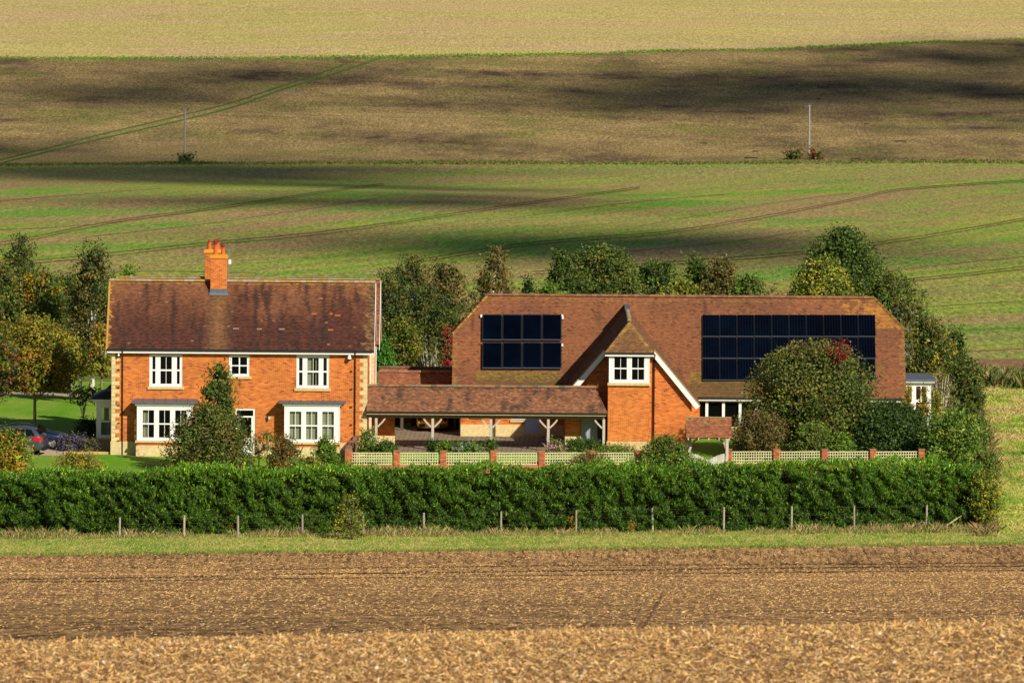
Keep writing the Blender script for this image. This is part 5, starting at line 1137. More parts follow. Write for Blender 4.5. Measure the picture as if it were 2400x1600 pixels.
# ================================================================== cars
def car(name, label, cat, paint, loc, rz, st, glass_side, wheels, wr=.33, lamps='rear', plate=None):
    """st: stations from tail to nose (x, half width, z bottom, z belt, z top, half width top)"""
    t = thing(name, label, cat, loc, rz=rz); vs = []; K = 14
    for (x, hw, zb, zbelt, ztp, hwt) in st:
        zm = (zb+zbelt)/2; half = [(0, zb), (hw*.8, zb), (hw*.97, zb+.1), (hw, zm), (hw*.97, zbelt), (hwt, ztp-.04), (hwt*.75, ztp), (0, ztp+.015)]
        vs += [(x, y, z) for y, z in half]+[(x, -y, z) for y, z in half[1:-1][::-1]]
    n_ = len(st); fs = [(i*K+k, i*K+(k+1) % K, (i+1)*K+(k+1) % K, (i+1)*K+k) for i in range(n_-1) for k in range(K)]+[tuple(range(K))[::-1], tuple((n_-1)*K+k for k in range(K))]
    mb = MB(); mb.add(vs, fs); 
    def lb(m_, nm, par, **kw):
        o = m_.build(nm, kw.pop('mat'), None, loc=(0, 0, 0), **kw); o.parent = par; return o
    body = lb(mb, 'body', t, mat=paint, smooth=True); s_ = body.modifiers.new('s', 'SUBSURF'); s_.levels = s_.render_levels = 1
    for poly in glass_side:
        for sg in (-1, 1):
            q = MB(); q.poly([(x, sg*y, z) for x, y, z in (poly if sg > 0 else poly[::-1])]); lb(q, 'window', t, mat=M['carglass'])
    for wx_ in wheels:
        for sg in (-1, 1):
            hw = .86; q = MB(); q.tube([(wx_, sg*(hw-.2), wr), (wx_, sg*(hw+.015), wr)], wr, 20); w_ = lb(q, 'wheel', t, mat=M['rubber'])
            q = MB(); q.tube([(wx_, sg*(hw+.016), wr), (wx_, sg*(hw+.025), wr)], wr*.62, 14); lb(q, 'rim', w_, mat=M['metal'])
            q = MB(); q.tube([(wx_, sg*(hw-.18), wr), (wx_, sg*(hw+.005), wr)], wr*1.14, 20); lb(q, 'wheel_arch', t, mat=M['black'])
    return t, lb
# sporty blue car, nose to the right
st = [(-2.3, .70, .35, .75, .95, .6), (-2.1, .84, .25, .85, 1.05, .66), (-1.4, .9, .2, .92, 1.28, .62), (-.7, .91, .2, .93, 1.42, .60), (0, .91, .2, .93, 1.43, .60), (.55, .91, .2, .94, 1.30, .62), (1.15, .91, .2, .93, 1.00, .72), (1.7, .90, .22, .86, .93, .72), (2.15, .82, .28, .74, .82, .62), (2.35, .62, .38, .62, .68, .5)]
b_ = hit(160, 1053, 400); t, lb = car('blue_car', 'dark blue saloon car parked on the gravel with its bonnet to the right', 'car', M['carblue'], (b_.x-2.35, b_.y+.9, b_.z), 0, st,
    [[(-1.3, .83, .97), (-.35, .845, .98), (-.35, .68, 1.33), (-.95, .66, 1.27)], [(-.28, .85, .98), (.72, .85, .98), (.35, .68, 1.30), (-.28, .675, 1.34)]], (-1.4, 1.45))
q = MB(); q.poly([(.62, -.55, 1.31), (1.12, -.66, 1.03), (1.12, .66, 1.03), (.62, .55, 1.31)]); lb(q, 'windscreen', t, mat=M['carglass'])
# silver estate, tail to the right
st = [(-2.15, .70, .35, .7, .9, .62), (-1.95, .85, .25, .85, 1.0, .7), (-1.2, .91, .2, .95, 1.05, .75), (-.55, .92, .2, 1.02, 1.45, .64), (0, .92, .2, 1.02, 1.62, .64), (1.0, .92, .2, 1.03, 1.62, .64), (1.6, .91, .22, 1.04, 1.56, .62), (1.95, .88, .28, 1.02, 1.30, .68), (2.12, .82, .34, .92, 1.02, .7), (2.2, .66, .42, .7, .75, .6)]
b_ = hit(106, 1068, 400); t, lb = car('grey_car', 'grey hatchback parked in front of the blue car showing its red tail lamp', 'car', M['carsilver'], (b_.x-2.15, b_.y+.95, b_.z), R(-9), st,
    [[(-.5, .855, 1.06), (.3, .865, 1.08), (.3, .70, 1.5), (-.1, .69, 1.5)], [(.38, .865, 1.08), (1.15, .86, 1.1), (1.1, .70, 1.5), (.38, .70, 1.5)], [(1.22, .855, 1.1), (1.72, .82, 1.14), (1.5, .70, 1.46), (1.18, .70, 1.49)]], (-1.35, 1.35))
q = MB(); q.poly([(1.78, -.58, 1.53), (1.78, .58, 1.53), (2.0, .68, 1.2), (2.0, -.68, 1.2)]); lb(q, 'rear_window', t, mat=M['carglass'])
for sg in (-1, 1):
    q = MB(); q.add([(1.62, sg*.905, .86), (1.62, sg*.90, 1.05), (1.98, sg*.86, 1.05), (1.98, sg*.90, .84), (2.13, sg*.66, 1.04), (2.16, sg*.66, .84), (1.98, sg*.9, .84)], [(0, 1, 2, 3), (3, 2, 4, 5)]); q.v = [(a, b__*1.012, c) for a, b__, c in q.v]; lb(q, 'tail_lamp', t, mat=M['redlamp'])
q = MB(); q.box(2.08, -.75, .30, 2.24, .75, .48); lb(q, 'bumper', t, mat=M['black'])
# yellow sports car in the cart shed, facing us
st = [(-2.2, .70, .4, .8, .9, .6), (-1.6, .92, .2, .9, 1.05, .68), (-.6, .94, .18, .9, 1.24, .58), (.1, .94, .18, .9, 1.22, .58), (.9, .94, .18, .85, .90, .74), (1.6, .93, .18, .74, .78, .74), (2.05, .86, .2, .60, .66, .68), (2.25, .70, .24, .48, .54, .6)]
b_ = hit(1013, 1012, 455); t, lb = car('yellow_sports_car', 'yellow sports car facing out of the dark cart shed, seen under the carport roof', 'car', M['caryellow'], (b_.x, b_.y+2.1, b_.z), R(-90), st, [], (-1.3, 1.35))
q = MB(); q.poly([(.15, -.54, 1.19), (.86, -.66, .93), (.86, .66, .93), (.15, .54, 1.19)]); lb(q, 'windscreen', t, mat=M['carglass'])
for sg in (-1, 1):
    q = MB(); q.add([(1.72, sg*.84, .76), (1.62, sg*.62, .83), (2.02, sg*.60, .70), (2.10, sg*.80, .62)], [(0, 1, 2, 3)] if sg < 0 else [(3, 2, 1, 0)]); q.v = [(a+.03, b__, c+.02) for a, b__, c in q.v]; lb(q, 'headlight', t, mat=M['carglass'])
    q = MB(); q.box(2.1, sg*.42, .26, 2.25, sg*.78, .48); lb(q, 'air_intake', t, mat=M['black'])
q = MB(); q.box(2.24, -.26, .34, 2.27, .26, .45); lb(q, 'number_plate', t, mat=M['headlamp'])
# ================================================================== vegetation
SHP = {'round': lambda t: math.sqrt(max(0, 1-(2*t-1)**2)), 'dome': lambda t: math.sqrt(max(0, 1-t**2.2)) * (.8+.2*min(1, t*5)), 'cone': lambda t: (1-t)**.85*(.6+.4*min(1, t*6))+.04,
       'birch': lambda t: max(.12, math.sqrt(max(0, 1-((t-.42)/.60)**2))*(1-.22*t)), 'column': lambda t: .75*math.sqrt(max(0, 1-(2*t-1)**4))+.1, 'bushy': lambda t: (1-t**3)**.5}
PAL = {'dark': [(.05, .085, .014), (.075, .12, .02), (.035, .06, .012)], 'green': [(.11, .19, .02), (.08, .14, .018), (.16, .22, .03)], 'olive': [(.13, .14, .025), (.18, .17, .035), (.09, .10, .02)],
       'brown': [(.17, .115, .035), (.12, .095, .025), (.22, .15, .045)], 'gold': [(.44, .28, .02), (.34, .27, .03), (.22, .22, .025), (.36, .18, .02)], 'yellow': [(.40, .36, .035), (.30, .31, .03), (.20, .26, .03)],
       'mixed': [(.11, .16, .02), (.20, .20, .03), (.26, .19, .025), (.09, .14, .02)], 'bright': [(.15, .28, .02), (.11, .22, .018), (.20, .32, .03)], 'yew': [(.04, .085, .012), (.03, .065, .012), (.06, .11, .018)],
       'laurel': [(.12, .24, .025), (.09, .19, .02), (.26, .32, .05)], 'red': [(.42, .02, .015), (.30, .03, .02)], 'copper': [(.18, .055, .03), (.25, .10, .03), (.12, .09, .03)], 'pine': [(.06, .19, .02), (.09, .26, .02)],
       'lavender': [(.10, .07, .16), (.10, .12, .05), (.15, .11, .22)], 'pale': [(.30, .27, .14), (.22, .20, .08)], 'silver': [(.28, .33, .25), (.2, .26, .18)], 'rose': [(.16, .16, .03), (.3, .13, .03), (.1, .14, .02)], 'pinkfl': [(.55, .25, .3), (.12, .18, .03), (.12, .2, .03)]}
nleaf = 0
def crown_mesh(cx, cy, z0, z1, rx, ry, shape, pal, leaf, nc, nl, tips=None, droop=0., lean=0., gap=.0, bright=1.):
    global nleaf
    nl = int(nl*.88)
    f = SHP[shape]; P = []; C = []; L = []; Nn = []; cl = []
    fl = np.array([f(t) for t in np.linspace(0, 1, 60)]); cum = np.cumsum(fl**1.2+.05); cum /= cum[-1]
    for i in range(nc):
        t = float(np.interp(random.random(), cum, np.linspace(0, 1, 60))); r = f(t); a = random.uniform(0, 2*math.pi); q = math.sqrt(random.uniform(.35, 1))
        rc = rx*random.uniform(.20, .34)*(.55+.45*r)
        k = max(0, r*q-.13)*random.uniform(.82, 1.22)
        c = np.array([cx+lean*(t)+rx*k*math.cos(a), cy+ry*k*math.sin(a), z0+(z1-z0)*t]); c[2] = min(max(c[2], z0+rc*.5), z1-rc*.55)
        cl.append((c, rc)); d = runit(nl); rr = rng.uniform(.45, 1.05, nl)[:, None]; d2 = d.copy(); d2[:, 2] *= .85
        p = c+d2*rr*rc
        base = np.array(random.choice(pal))*random.uniform(.6, 1.35)*bright; 
        if tips and t > tips[1] and random.random() < tips[2]: base = np.array(random.choice(PAL[tips[0]]))
        cc = base*rng.uniform(.65, 1.4, (nl, 1))*(1+rng.uniform(-.12, .12, (nl, 3)))
        alt = rng.random(nl) < .15; cc[alt] = np.array(random.choice(pal))*rng.uniform(.8, 1.3, (alt.sum(), 1))
        ax = runit(nl); ax[:, 2] -= droop; n_ = d*.9+runit(nl)*.7+np.array([.1, -.25, .5]); P.append(p); C.append(cc); L.append(ax); Nn.append(n_)
    # inner leaves that close the crown
    ni = int(nc*nl*.2); t = rng.random(ni); r = np.array([f(x) for x in t]); a = rng.uniform(0, 2*np.pi, ni); k = r*.8*np.sqrt(rng.random(ni))
    P.append(np.stack([cx+lean*t+rx*k*np.cos(a), cy+ry*k*np.sin(a), z0+.04*(z1-z0)+(z1-z0)*.88*t], 1)); C.append(np.array(pal)[rng.integers(0, len(pal), ni)]*rng.uniform(.6, 1.1, (ni, 1))); L.append(runit(ni)); Nn.append(runit(ni)+np.array([0, -.5, .2]))
    big_ = len(np.concatenate(P))
    # stray sprigs on the outline
    ns = nc*6; t = rng.random(ns); r = np.array([f(x) for x in t]); a = rng.uniform(0, 2*np.pi, ns); k = r*rng.uniform(.85, 1.16, ns)
    p = np.stack([cx+lean*t+rx*k*np.cos(a), cy+ry*k*np.sin(a), z0+(z1-z0)*t*1.03], 1)
    for o in range(3):
        P.append(p+rng.normal(0, leaf*.9, (ns, 3))); C.append(np.array(random.choice(pal))*rng.uniform(.7, 1.3, (ns, 1))*np.ones((1, 3))*bright); L.append(runit(ns)); Nn.append(runit(ns)+np.array([0, -.2, .4]))
    # shoots that break the outline
    ms = int(nc*1.6); t = rng.random(ms)**.8; r = np.array([f(x) for x in t]); a = rng.uniform(0, 2*np.pi, ms); k = r*.92
    b0 = np.stack([cx+lean*t+rx*k*np.cos(a), cy+ry*k*np.sin(a), z0+(z1-z0)*.96*t], 1); dr = np.stack([np.cos(a)*.6+rng.normal(0, .3, ms), np.sin(a)*.6, rng.uniform(.2, 1.1, ms)-droop*.8], 1); sl = leaf*rng.uniform(2., 5.5, (ms, 1)); cb = np.array(pal)[rng.integers(0, len(pal), ms)]*bright
    for q in range(6):
        P.append(b0+dr*sl*q/6+rng.normal(0, leaf*.22, (ms, 3))); C.append(cb*rng.uniform(.7, 1.35, (ms, 1))); L.append(runit(ms)+dr*.6); Nn.append(runit(ms)+np.array([0, -.3, .4]))
    P = np.concatenate(P); C = np.clip(np.concatenate(C), 0, .9); L = np.concatenate(L); Nn = np.concatenate(Nn); n = len(P); nleaf += n
    ln = leaf*rng.uniform(.7, 1.35, n); ln[big_-ni:big_] *= 1.5; return leaf_mesh(P, L, Nn, ln, ln*rng.uniform(.5, .75, n), C), cl
def tree(name, label, cat, px, D, top, bot, wpx, shape='round', pal='green', leaf=.17, nc=None, nl=130, trunk=(.16, (.20, .16, .12)), group=None, tips=None, droop=0., lean=0., depth=None, base_py=None, dens=1., limbs=9, stems=None, bright=1.):
    Y = D-450; x = X(px, (top+bot)/2, Y); g = G(x, Y); zt_t = Z(px, top, Y); zb = max(Z(px, bot, Y), g+.02); rx = wpx/2*D/FPX; ry = depth or rx*.85
    if nc is None: nc = int(max(10, min(150, 11*(rx/1.)**1.1*(zt_t-zb)/1.6*dens)))
    P_ = PAL[pal] if isinstance(pal, str) else sum((PAL[k] for k in pal), [])
    t = thing(name, label, cat, (x, Y, g), group)
    (V, F, C), cl = crown_mesh(x, Y, zb, zt_t, rx, ry, shape, P_, leaf, nc, nl, tips, droop, lean, bright=bright)
    npmesh('crown' if 'tree' in name or 'birch' in name or cat == 'tree' else 'foliage', V, F, C, M['leaf'], t, kind='stuff')
    tr, tc = trunk; mb = MB(); mb.cc = tc; H = zt_t-g
    if stems:
        for k in range(stems):
            a = rnd(0, 6.28); q = rnd(.3, .9); mb.cc = mul(tc, rnd(.8, 1.2)); mb.tube([(x+rnd(-.1, .1), Y+rnd(-.1, .1), g-.1), (x+rx*q*.4*math.cos(a), Y+ry*q*.4*math.sin(a), g+H*.4), (x+rx*q*.8*math.cos(a), Y+ry*q*.8*math.sin(a), g+H*rnd(.65, .95))], [tr, tr*.7, tr*.25], 5)
    else:
        pts = [(x+rnd(-.02, .02), Y, g-.1)]; rad = [tr*1.25]
        for k in range(1, 7): tt = k/6.5; pts.append((x+lean*tt*(H/(H+.01))*.9+rnd(-.05, .05)*H/8, Y+rnd(-.05, .05), g+H*tt*.97)); rad.append(tr*(1-tt)**.8+.015)
        mb.tube(pts, rad, 8)
    mb.build('trunk' if not stems else 'stems', M['bark'], t, smooth=True)
    mb = MB(); mb.cc = tc
    for c, rc in random.sample(cl, min(limbs, len(cl))):
        zz = g+(c[2]-g)*rnd(.45, .75); mb.tube([(x+lean*.6*(zz-g)/H, Y, zz), ((x+c[0])/2, (Y+c[1])/2, (zz*.4+c[2]*.6)), tuple(c+np.array([0, 0, rc*.5]))], [tr*.4, tr*.25, .012], 5, caps=False)
    if mb.v and not stems: mb.build('limbs', M['bark'], t, kind='stuff')
    return t
BK = (.24, .19, .13); WH = (.72, .68, .60); GB = 'trees behind the houses'
# --- left group
tree('birch_tree', 'thin birch at the far left whose airy top stands above the other trees', 'tree', 46, 503, 553, 760, 112, 'birch', ('dark', 'olive'), .16, 40, 90, (.13, WH), GB)
tree('autumn_tree', 'broad green tree turning orange, left of the white-stemmed birch', 'tree', 85, 498, 632, 880, 150, 'round', ('mixed', 'green', 'dark'), .19, 95, 130, (.2, BK), GB, tips=('gold', .7, .7))
tree('dark_tree', 'dark evergreen tree at the left edge behind the golden maple', 'tree', 5, 494, 615, 880, 110, 'dome', ('dark', 'yew', 'mixed'), .18, 70, 120, (.2, BK), GB)
tree('birch_tree', 'tall birch with a white trunk close to the left gable of the brick house', 'tree', 217, 492, 572, 880, 142, 'birch', ('olive', 'dark', 'brown'), .15, 90, 130, (.15, WH), GB, droop=.8)
tree('birch_tree', 'slender second birch with a pale stem left of the gable', 'tree', 190, 494, 650, 870, 70, 'birch', ('olive', 'brown'), .15, 40, 110, (.10, WH), GB, droop=.8)
tree('dark_tree', 'dark green tree filling the gap left of the tall white-trunked birch', 'tree', 148, 504, 645, 890, 160, 'round', ('dark', 'green', 'mixed'), .18, 70, 120, (.2, BK), GB)
tree('autumn_tree', 'green and gold tree low at the far left behind the golden maple', 'tree', 40, 500, 700, 895, 150, 'round', ('green', 'mixed', 'dark'), .18, 70, 120, (.2, BK), GB)
tree('laurel_tree', 'small glossy green crown just showing over the left end of the house roof', 'tree', 302, 480, 624, 760, 46, 'round', 'bright', .16, 22, 120, (.1, BK), GB)
tree('golden_maple', 'golden maple with a slim trunk standing on the lawn behind the parked cars', 'tree', 82, 466, 742, 915, 205, 'dome', ('gold', 'yellow', 'mixed'), .15, 105, 140, (.085, (.40, .33, .22)), 'garden trees on the left lawn', limbs=12)
tree('orange_shrub', 'orange and yellow autumn bush at the foot of the white birch trunks', 'bush', 238, 486, 762, 878, 62, 'dome', ('gold', 'olive', 'yellow'), .14, 34, 120, (.07, BK))
tree('orange_shrub', 'golden bush between the maple and the birch trunks', 'bush', 168, 487, 790, 885, 60, 'dome', ('gold', 'yellow'), .14, 30, 110, (.07, BK))
tree('copper_tree', 'dark copper-leaved tree at the left edge beside the golden maple', 'tree', -12, 462, 785, 940, 110, 'round', ('copper', 'mixed', 'dark'), .15, 50, 130, (.10, BK), 'garden trees on the left lawn')
tree('sapling', 'leaning young sapling with a pale stem on the lawn beside the house', 'tree', 190, 464, 908, 948, 84, 'round', ('olive', 'mixed'), .12, 12, 40, (.05, (.55, .48, .36)), 'garden trees on the left lawn', lean=.45)
tree('round_bush', 'dark green bush in shade beside the left flank bay window', 'bush', 204, 455, 982, 1030, 60, 'dome', ('dark', 'yew'), .12, 22, 120, (.04, BK))
tree('lavender_bush', 'purple flowering bush at the front of the blue car', 'bush', 178, 452, 1018, 1068, 86, 'bushy', 'lavender', .10, 30, 120, (.03, BK), stems=8)
tree('catmint_plant', 'low purplish grey plant beside the left bay plinth', 'plant', 213, 451.2, 1030, 1068, 40, 'bushy', ('lavender', 'olive'), .09, 14, 90, (.02, BK), stems=5)
tree('yellow_shrub', 'small yellow-green maple in the lower left corner, in front of the grey car', 'bush', 22, 433, 1005, 1108, 112, 'dome', ('yellow', 'gold', 'green'), .13, 52, 120, (.06, (.45, .38, .24)))
tree('yellow_shrub', 'low yellowing shrub above the hedge left of the house', 'bush', 182, 431, 1060, 1112, 118, 'bushy', ('yellow', 'olive', 'gold'), .10, 34, 70, (.02, BK), stems=9)
# --- in front of the brick house
tree('ivy_tree', 'ragged dark green tree in front of the left bay window, its top bending right', 'tree', 508, 441, 854, 1060, 104, 'birch', ('dark', 'green', 'dark'), .13, 50, 150, (.09, BK), tips=('green', .6, .4), lean=.15, limbs=14)
tree('ivy_tree', 'wide olive-leaved bushy tree against the house front beneath the ragged dark one', 'tree', 492, 440, 950, 1110, 212, 'dome', ('olive', 'brown', 'green', 'dark'), .125, 115, 150, (.08, BK), limbs=14)
tree('acer_bush', 'tiny red-leaved bush beside the white front door', 'bush', 607, 443, 1018, 1072, 30, 'round', ('red', 'copper', 'olive'), .09, 10, 60, (.025, BK))
tree('olive_sapling', 'thin sapling with sparse leaves right of the red bush', 'bush', 626, 443.5, 1008, 1056, 30, 'round', ('green', 'olive'), .09, 8, 40, (.02, BK))
tree('rose_bush', 'autumn-tinted rose bush under the left half of the right bay window', 'bush', 668, 441, 1022, 1108, 84, 'bushy', ('rose', 'copper', 'olive'), .10, 34, 90, (.02, BK), stems=10)
tree('green_shrub', 'rounded bright green shrub under the right half of the right bay window', 'bush', 762, 441, 1026, 1100, 66, 'dome', ('green', 'bright'), .11, 34, 110, (.03, BK))
tree('green_shrub', 'low leafy shrub on the hedge top between the two bay windows', 'bush', 715, 437, 1072, 1110, 100, 'bushy', ('green', 'laurel', 'rose'), .10, 26, 80, (.02, BK), stems=6)
tree('white_rose', 'white-flowered climbing rose at the left end of the carport', 'bush', 860, 445, 1008, 1062, 50, 'dome', ('green', 'green', 'laurel'), .10, 24, 110, (.03, BK), tips=('silver', .5, .25))
tree('spreading_shrub', 'low spreading green shrub just behind the left trellis panel', 'bush', 900, 444, 1034, 1062, 64, 'dome', ('green', 'dark'), .10, 24, 110, (.03, BK))
tree('box_bush', 'clipped dark box bush at the left end of the flower bed', 'bush', 1011, 444, 1030, 1062, 26, 'column', ('yew', 'dark'), .08, 16, 130, (.03, BK), 'box bushes in the flower beds')
tree('box_bush', 'clipped dark box bush at the right end of the flower bed, by the middle post', 'bush', 1150, 444, 1029, 1058, 26, 'round', ('yew', 'green'), .08, 16, 130, (.03, BK), 'box bushes in the flower beds')
for k, (px, pl_, lb) in enumerate(((1042, ('bright', 'green'), 'bright green border plant next to the left box bush'), (1075, ('silver', 'green'), 'silvery lavender plant in the middle of the flower bed'), (1108, ('green', 'bright', 'silver'), 'leafy green border plant right of the silvery lavender'))):
    tree('border_plant', lb, 'plant', px, 443.6, 1034+k, 1062, 44, 'dome', pl_, .09, 18, 90, (.02, BK), 'plants in the flower bed', stems=4)
tree('pink_flowers', 'pink flowering plant at the foot of the fourth carport post', 'plant', 1300, 443.6, 1030, 1062, 44, 'dome', 'pinkfl', .09, 18, 90, (.02, BK), stems=4)
tree('box_hedge', 'low clipped dark hedge in front of the plank door', 'hedge', 1365, 444, 1030, 1058, 96, 'column', ('yew', 'green'), .08, 40, 120, (.03, BK), depth=.5)
tree('border_plant', 'mixed green border plants under the gable wing wall', 'plant', 1440, 443.6, 1044, 1066, 110, 'bushy', ('green', 'bright', 'brown'), .09, 34, 60, (.02, BK), stems=5)
tree('climbing_rose', 'large leafy climbing rose covering the trellis left of the lych gate', 'bush', 1560, 436.2, 1024, 1115, 128, 'dome', ('green', 'laurel', 'olive'), .11, 66, 120, (.03, BK), depth=1.1)
tree('bramble', 'reddish bramble growing over the top of the hedge in the middle', 'bush', 1385, 430, 1062, 1100, 96, 'bushy', ('rose', 'green', 'copper'), .09, 30, 70, (.02, BK), stems=8)
# --- behind the gap and behind the barn
for px, D, top, w_, pl_, lb in ((908, 486, 640, 110, ('olive', 'dark'), 'dark olive tree touching the right end of the house roof'), (965, 492, 602, 150, ('olive', 'dark', 'brown'), 'tall olive birch left of the middle group'), (1040, 494, 612, 150, ('brown', 'olive', 'dark'), 'broad brownish birch in the middle group'), (1000, 484, 680, 190, ('dark', 'olive'), 'shady dark tree low in the gap between the houses')):
    tree('birch_tree', lb, 'tree', px, D, top, 862, w_, 'birch' if top < 640 else 'round', pl_, .15, 70, 130, (.11, WH), GB, droop=.6)
tree('dark_tree', 'dense dark tree directly behind the cart shed', 'tree', 1035, 482, 720, 868, 110, 'round', ('dark', 'olive'), .15, 50, 120, (.12, BK), GB)
tree('dark_tree', 'olive tree filling the gap behind the bright pine', 'tree', 925, 484, 690, 866, 120, 'round', ('olive', 'dark', 'brown'), .15, 60, 120, (.12, BK), GB)
tree('birch_tree', 'slender weeping birch standing alone above the left end of the barn roof', 'tree', 1148, 488, 578, 780, 108, 'birch', ('brown', 'olive'), .13, 48, 120, (.10, WH), GB, droop=1.2, lean=.35)
tree('pine_tree', 'young bright green pine beside the right gable of the brick house', 'tree', 898, 474, 800, 868, 60, 'cone', 'pine', .15, 30, 130, (.07, BK))
tree('yellow_hawthorn', 'yellowing hawthorn low in the gap between the houses', 'tree', 945, 478, 745, 866, 96, 'round', ('olive', 'yellow', 'mixed'), .13, 44, 100, (.07, BK))
tree('bare_shrub', 'pale many-stemmed shrub just left of the barn roof', 'bush', 1010, 476, 790, 868, 70, 'dome', ('olive', 'pale'), .10, 14, 40, (.035, (.55, .52, .44)), stems=14)
tree('red_shrub', 'bright red autumn shrub against the left edge of the barn roof', 'bush', 1053, 473, 768, 866, 30, 'column', ('red', 'red', 'olive'), .12, 16, 80, (.04, BK))
BH = [(1238, 480, 650, 60, 'cone', ('yew', 'dark'), 'small dark conifer left of the trees behind the barn ridge'), (1316, 488, 588, 72, 'birch', ('green', 'dark'), 'narrow green tree second behind the barn ridge'), (1410, 490, 578, 170, 'round', ('green', 'olive', 'dark'), 'widest green tree behind the middle of the barn ridge'), (1545, 482, 612, 110, 'round', ('dark', 'green'), 'dark rounded tree behind the barn ridge above the gable'),
      (1632, 486, 600, 76, 'birch', ('dark', 'green'), 'upright dark tree left of the brownish birch'), (1688, 484, 602, 96, 'birch', ('brown', 'olive'), 'brownish weeping birch behind the barn ridge'), (1752, 482, 642, 84, 'round', ('green', 'dark', 'olive'), 'small green tree at the right of the row behind the barn'), (1478, 480, 640, 70, 'dome', ('green', 'olive'), 'low green bush between the two wider trees behind the ridge'), (1290, 476, 664, 90, 'dome', ('green', 'bright'), 'low bright bush at the foot of the narrow green tree'), (1600, 476, 660, 120, 'dome', ('dark', 'yellow'), 'low bush with yellow leaves behind the barn ridge'), (1370, 477, 660, 100, 'dome', ('green', 'dark'), 'low green bush under the widest tree')]
for px, D, top, w_, sh_, pl_, lb in BH: tree('tree', lb, 'tree' if top < 655 else 'bush', px, D, top, 740, w_, sh_, pl_, .15, None, 120, (.10, (.4, .36, .28)), GB, droop=.3, dens=1.6)
tree('bare_sapling', 'tiny nearly bare sapling alone behind the right part of the ridge', 'tree', 1815, 482, 664, 720, 34, 'round', ('copper', 'olive'), .09, 9, 14, (.03, BK), stems=6)
# --- big trees on the right
tree('large_tree', 'largest tree in view, a tall dark green crown behind the right barn end', 'tree', 1975, 492, 540, 780, 230, 'dome', ('dark', 'green', 'dark'), .19, 150, 160, (.25, BK), limbs=16)
tree('large_tree', 'yellow-green crown in front of the tallest tree, just above the ridge', 'tree', 1925, 484, 610, 760, 170, 'dome', ('olive', 'yellow', 'green'), .16, 80, 140, (.18, BK))
tree('large_tree', 'tall green tree stepping down to the right of the largest one', 'tree', 2080, 488, 640, 860, 190, 'round', ('green', 'dark', 'olive'), .18, 110, 150, (.2, BK))
tree('willow_bush', 'greyish willow bush against the right hip of the barn roof', 'bush', 2115, 478, 700, 860, 60, 'column', ('silver', 'olive', 'olive'), .14, 36, 120, (.07, BK))
tree('hawthorn_tree', 'hawthorn with yellow-brown leaves above the garden room', 'tree', 2170, 480, 745, 930, 130, 'round', ('olive', 'dark', 'olive', 'yellow'), .15, 76, 130, (.12, BK))
tree('dark_tree', 'upright sparse tree at the right end of the belt, against the green field', 'tree', 2240, 483, 765, 950, 62, 'birch', ('dark', 'green'), .15, 34, 110, (.09, BK))
tree('dark_tree', 'dark green tree at the top of the rough grass slope', 'tree', 2262, 474, 838, 985, 92, 'round', ('green', 'dark', 'olive'), .15, 60, 130, (.10, BK))
tree('bare_shrub', 'pale bare-stemmed shrub between the garden room and the slope', 'bush', 2205, 466, 868, 965, 80, 'dome', ('pale', 'olive', 'pale'), .10, 24, 50, (.03, (.55, .5, .4)), stems=22)
tree('round_tree', 'large rounded tree with red tips covering the right solar panels', 'tree', 1906, 446, 806, 1068, 298, 'round', ('olive', 'olive', 'green', 'dark'), .15, 210, 190, (.14, BK), tips=('copper', .88, .6), limbs=24, bright=1.05)
tree('red_twig', 'small spray of red leaves on top of the rounded tree', 'leaves', 1968, 444.5, 795, 850, 50, 'round', ('red', 'copper'), .12, 9, 34, (.015, BK), limbs=3)
tree('buddleia_bush', 'brown seedy bush right of the lych gate', 'bush', 1776, 441.5, 966, 1068, 128, 'round', ('brown', 'olive', 'brown'), .11, 80, 110, (.03, (.5, .42, .3)), stems=16)
tree('green_shrub', 'yellow-green shrub left of the dark yew, above the trellis', 'bush', 1905, 441, 992, 1064, 92, 'dome', ('olive', 'green', 'laurel'), .12, 46, 120, (.04, BK))
tree('green_shrub', 'small bright shrub between the yew and the yellow-green shrub', 'bush', 1972, 440.5, 1015, 1066, 56, 'dome', ('bright', 'green'), .11, 24, 100, (.04, BK))
tree('yew_bush', 'broad very dark yew in front of the right end of the barn', 'bush', 2078, 445, 946, 1066, 236, 'dome', 'yew', .14, 130, 150, (.08, BK), limbs=8)
tree('laurel_bush', 'glossy bright laurel at the right corner of the garden', 'bush', 2236, 441, 966, 1120, 146, 'round', ('laurel', 'green', 'laurel'), .14, 96, 140, (.07, BK))
tree('laurel_bush', 'darker hedge bush behind the glossy laurel along the slope', 'bush', 2262, 452, 952, 1080, 120, 'dome', ('dark', 'green', 'olive'), .14, 60, 130, (.07, BK))
for px, w_, top, lb in ((2128, 28, 905, 'thin golden conifer in front of the left garden room window'), (2166, 34, 908, 'golden conifer in front of the right garden room window'), (2196, 30, 915, 'golden conifer right of the garden room corner')):
    tree('golden_conifer', lb, 'bush', px, 449.5, top, 985, w_, 'cone', ('yellow', 'gold', 'olive'), .11, 18, 90, (.03, BK), 'golden conifers by the garden room')
tree('yellow_climber', 'yellow climber on the right end of the long hedge', 'bush', 2308, 430, 1112, 1232, 72, 'round', ('yellow', 'yellow', 'green'), .12, 60, 100, (.03, BK))
tree('green_climber', 'green bramble on the upper right corner of the long hedge', 'bush', 2298, 436, 1058, 1140, 92, 'round', ('green', 'laurel', 'olive'), .12, 46, 110, (.03, BK))
tree('hedge_elder', 'yellow-green elder growing out of the front of the hedge', 'bush', 824, 421.3, 1158, 1258, 82, 'dome', ('yellow', 'olive', 'green'), .09, 24, 50, (.025, BK), depth=.6, stems=8)
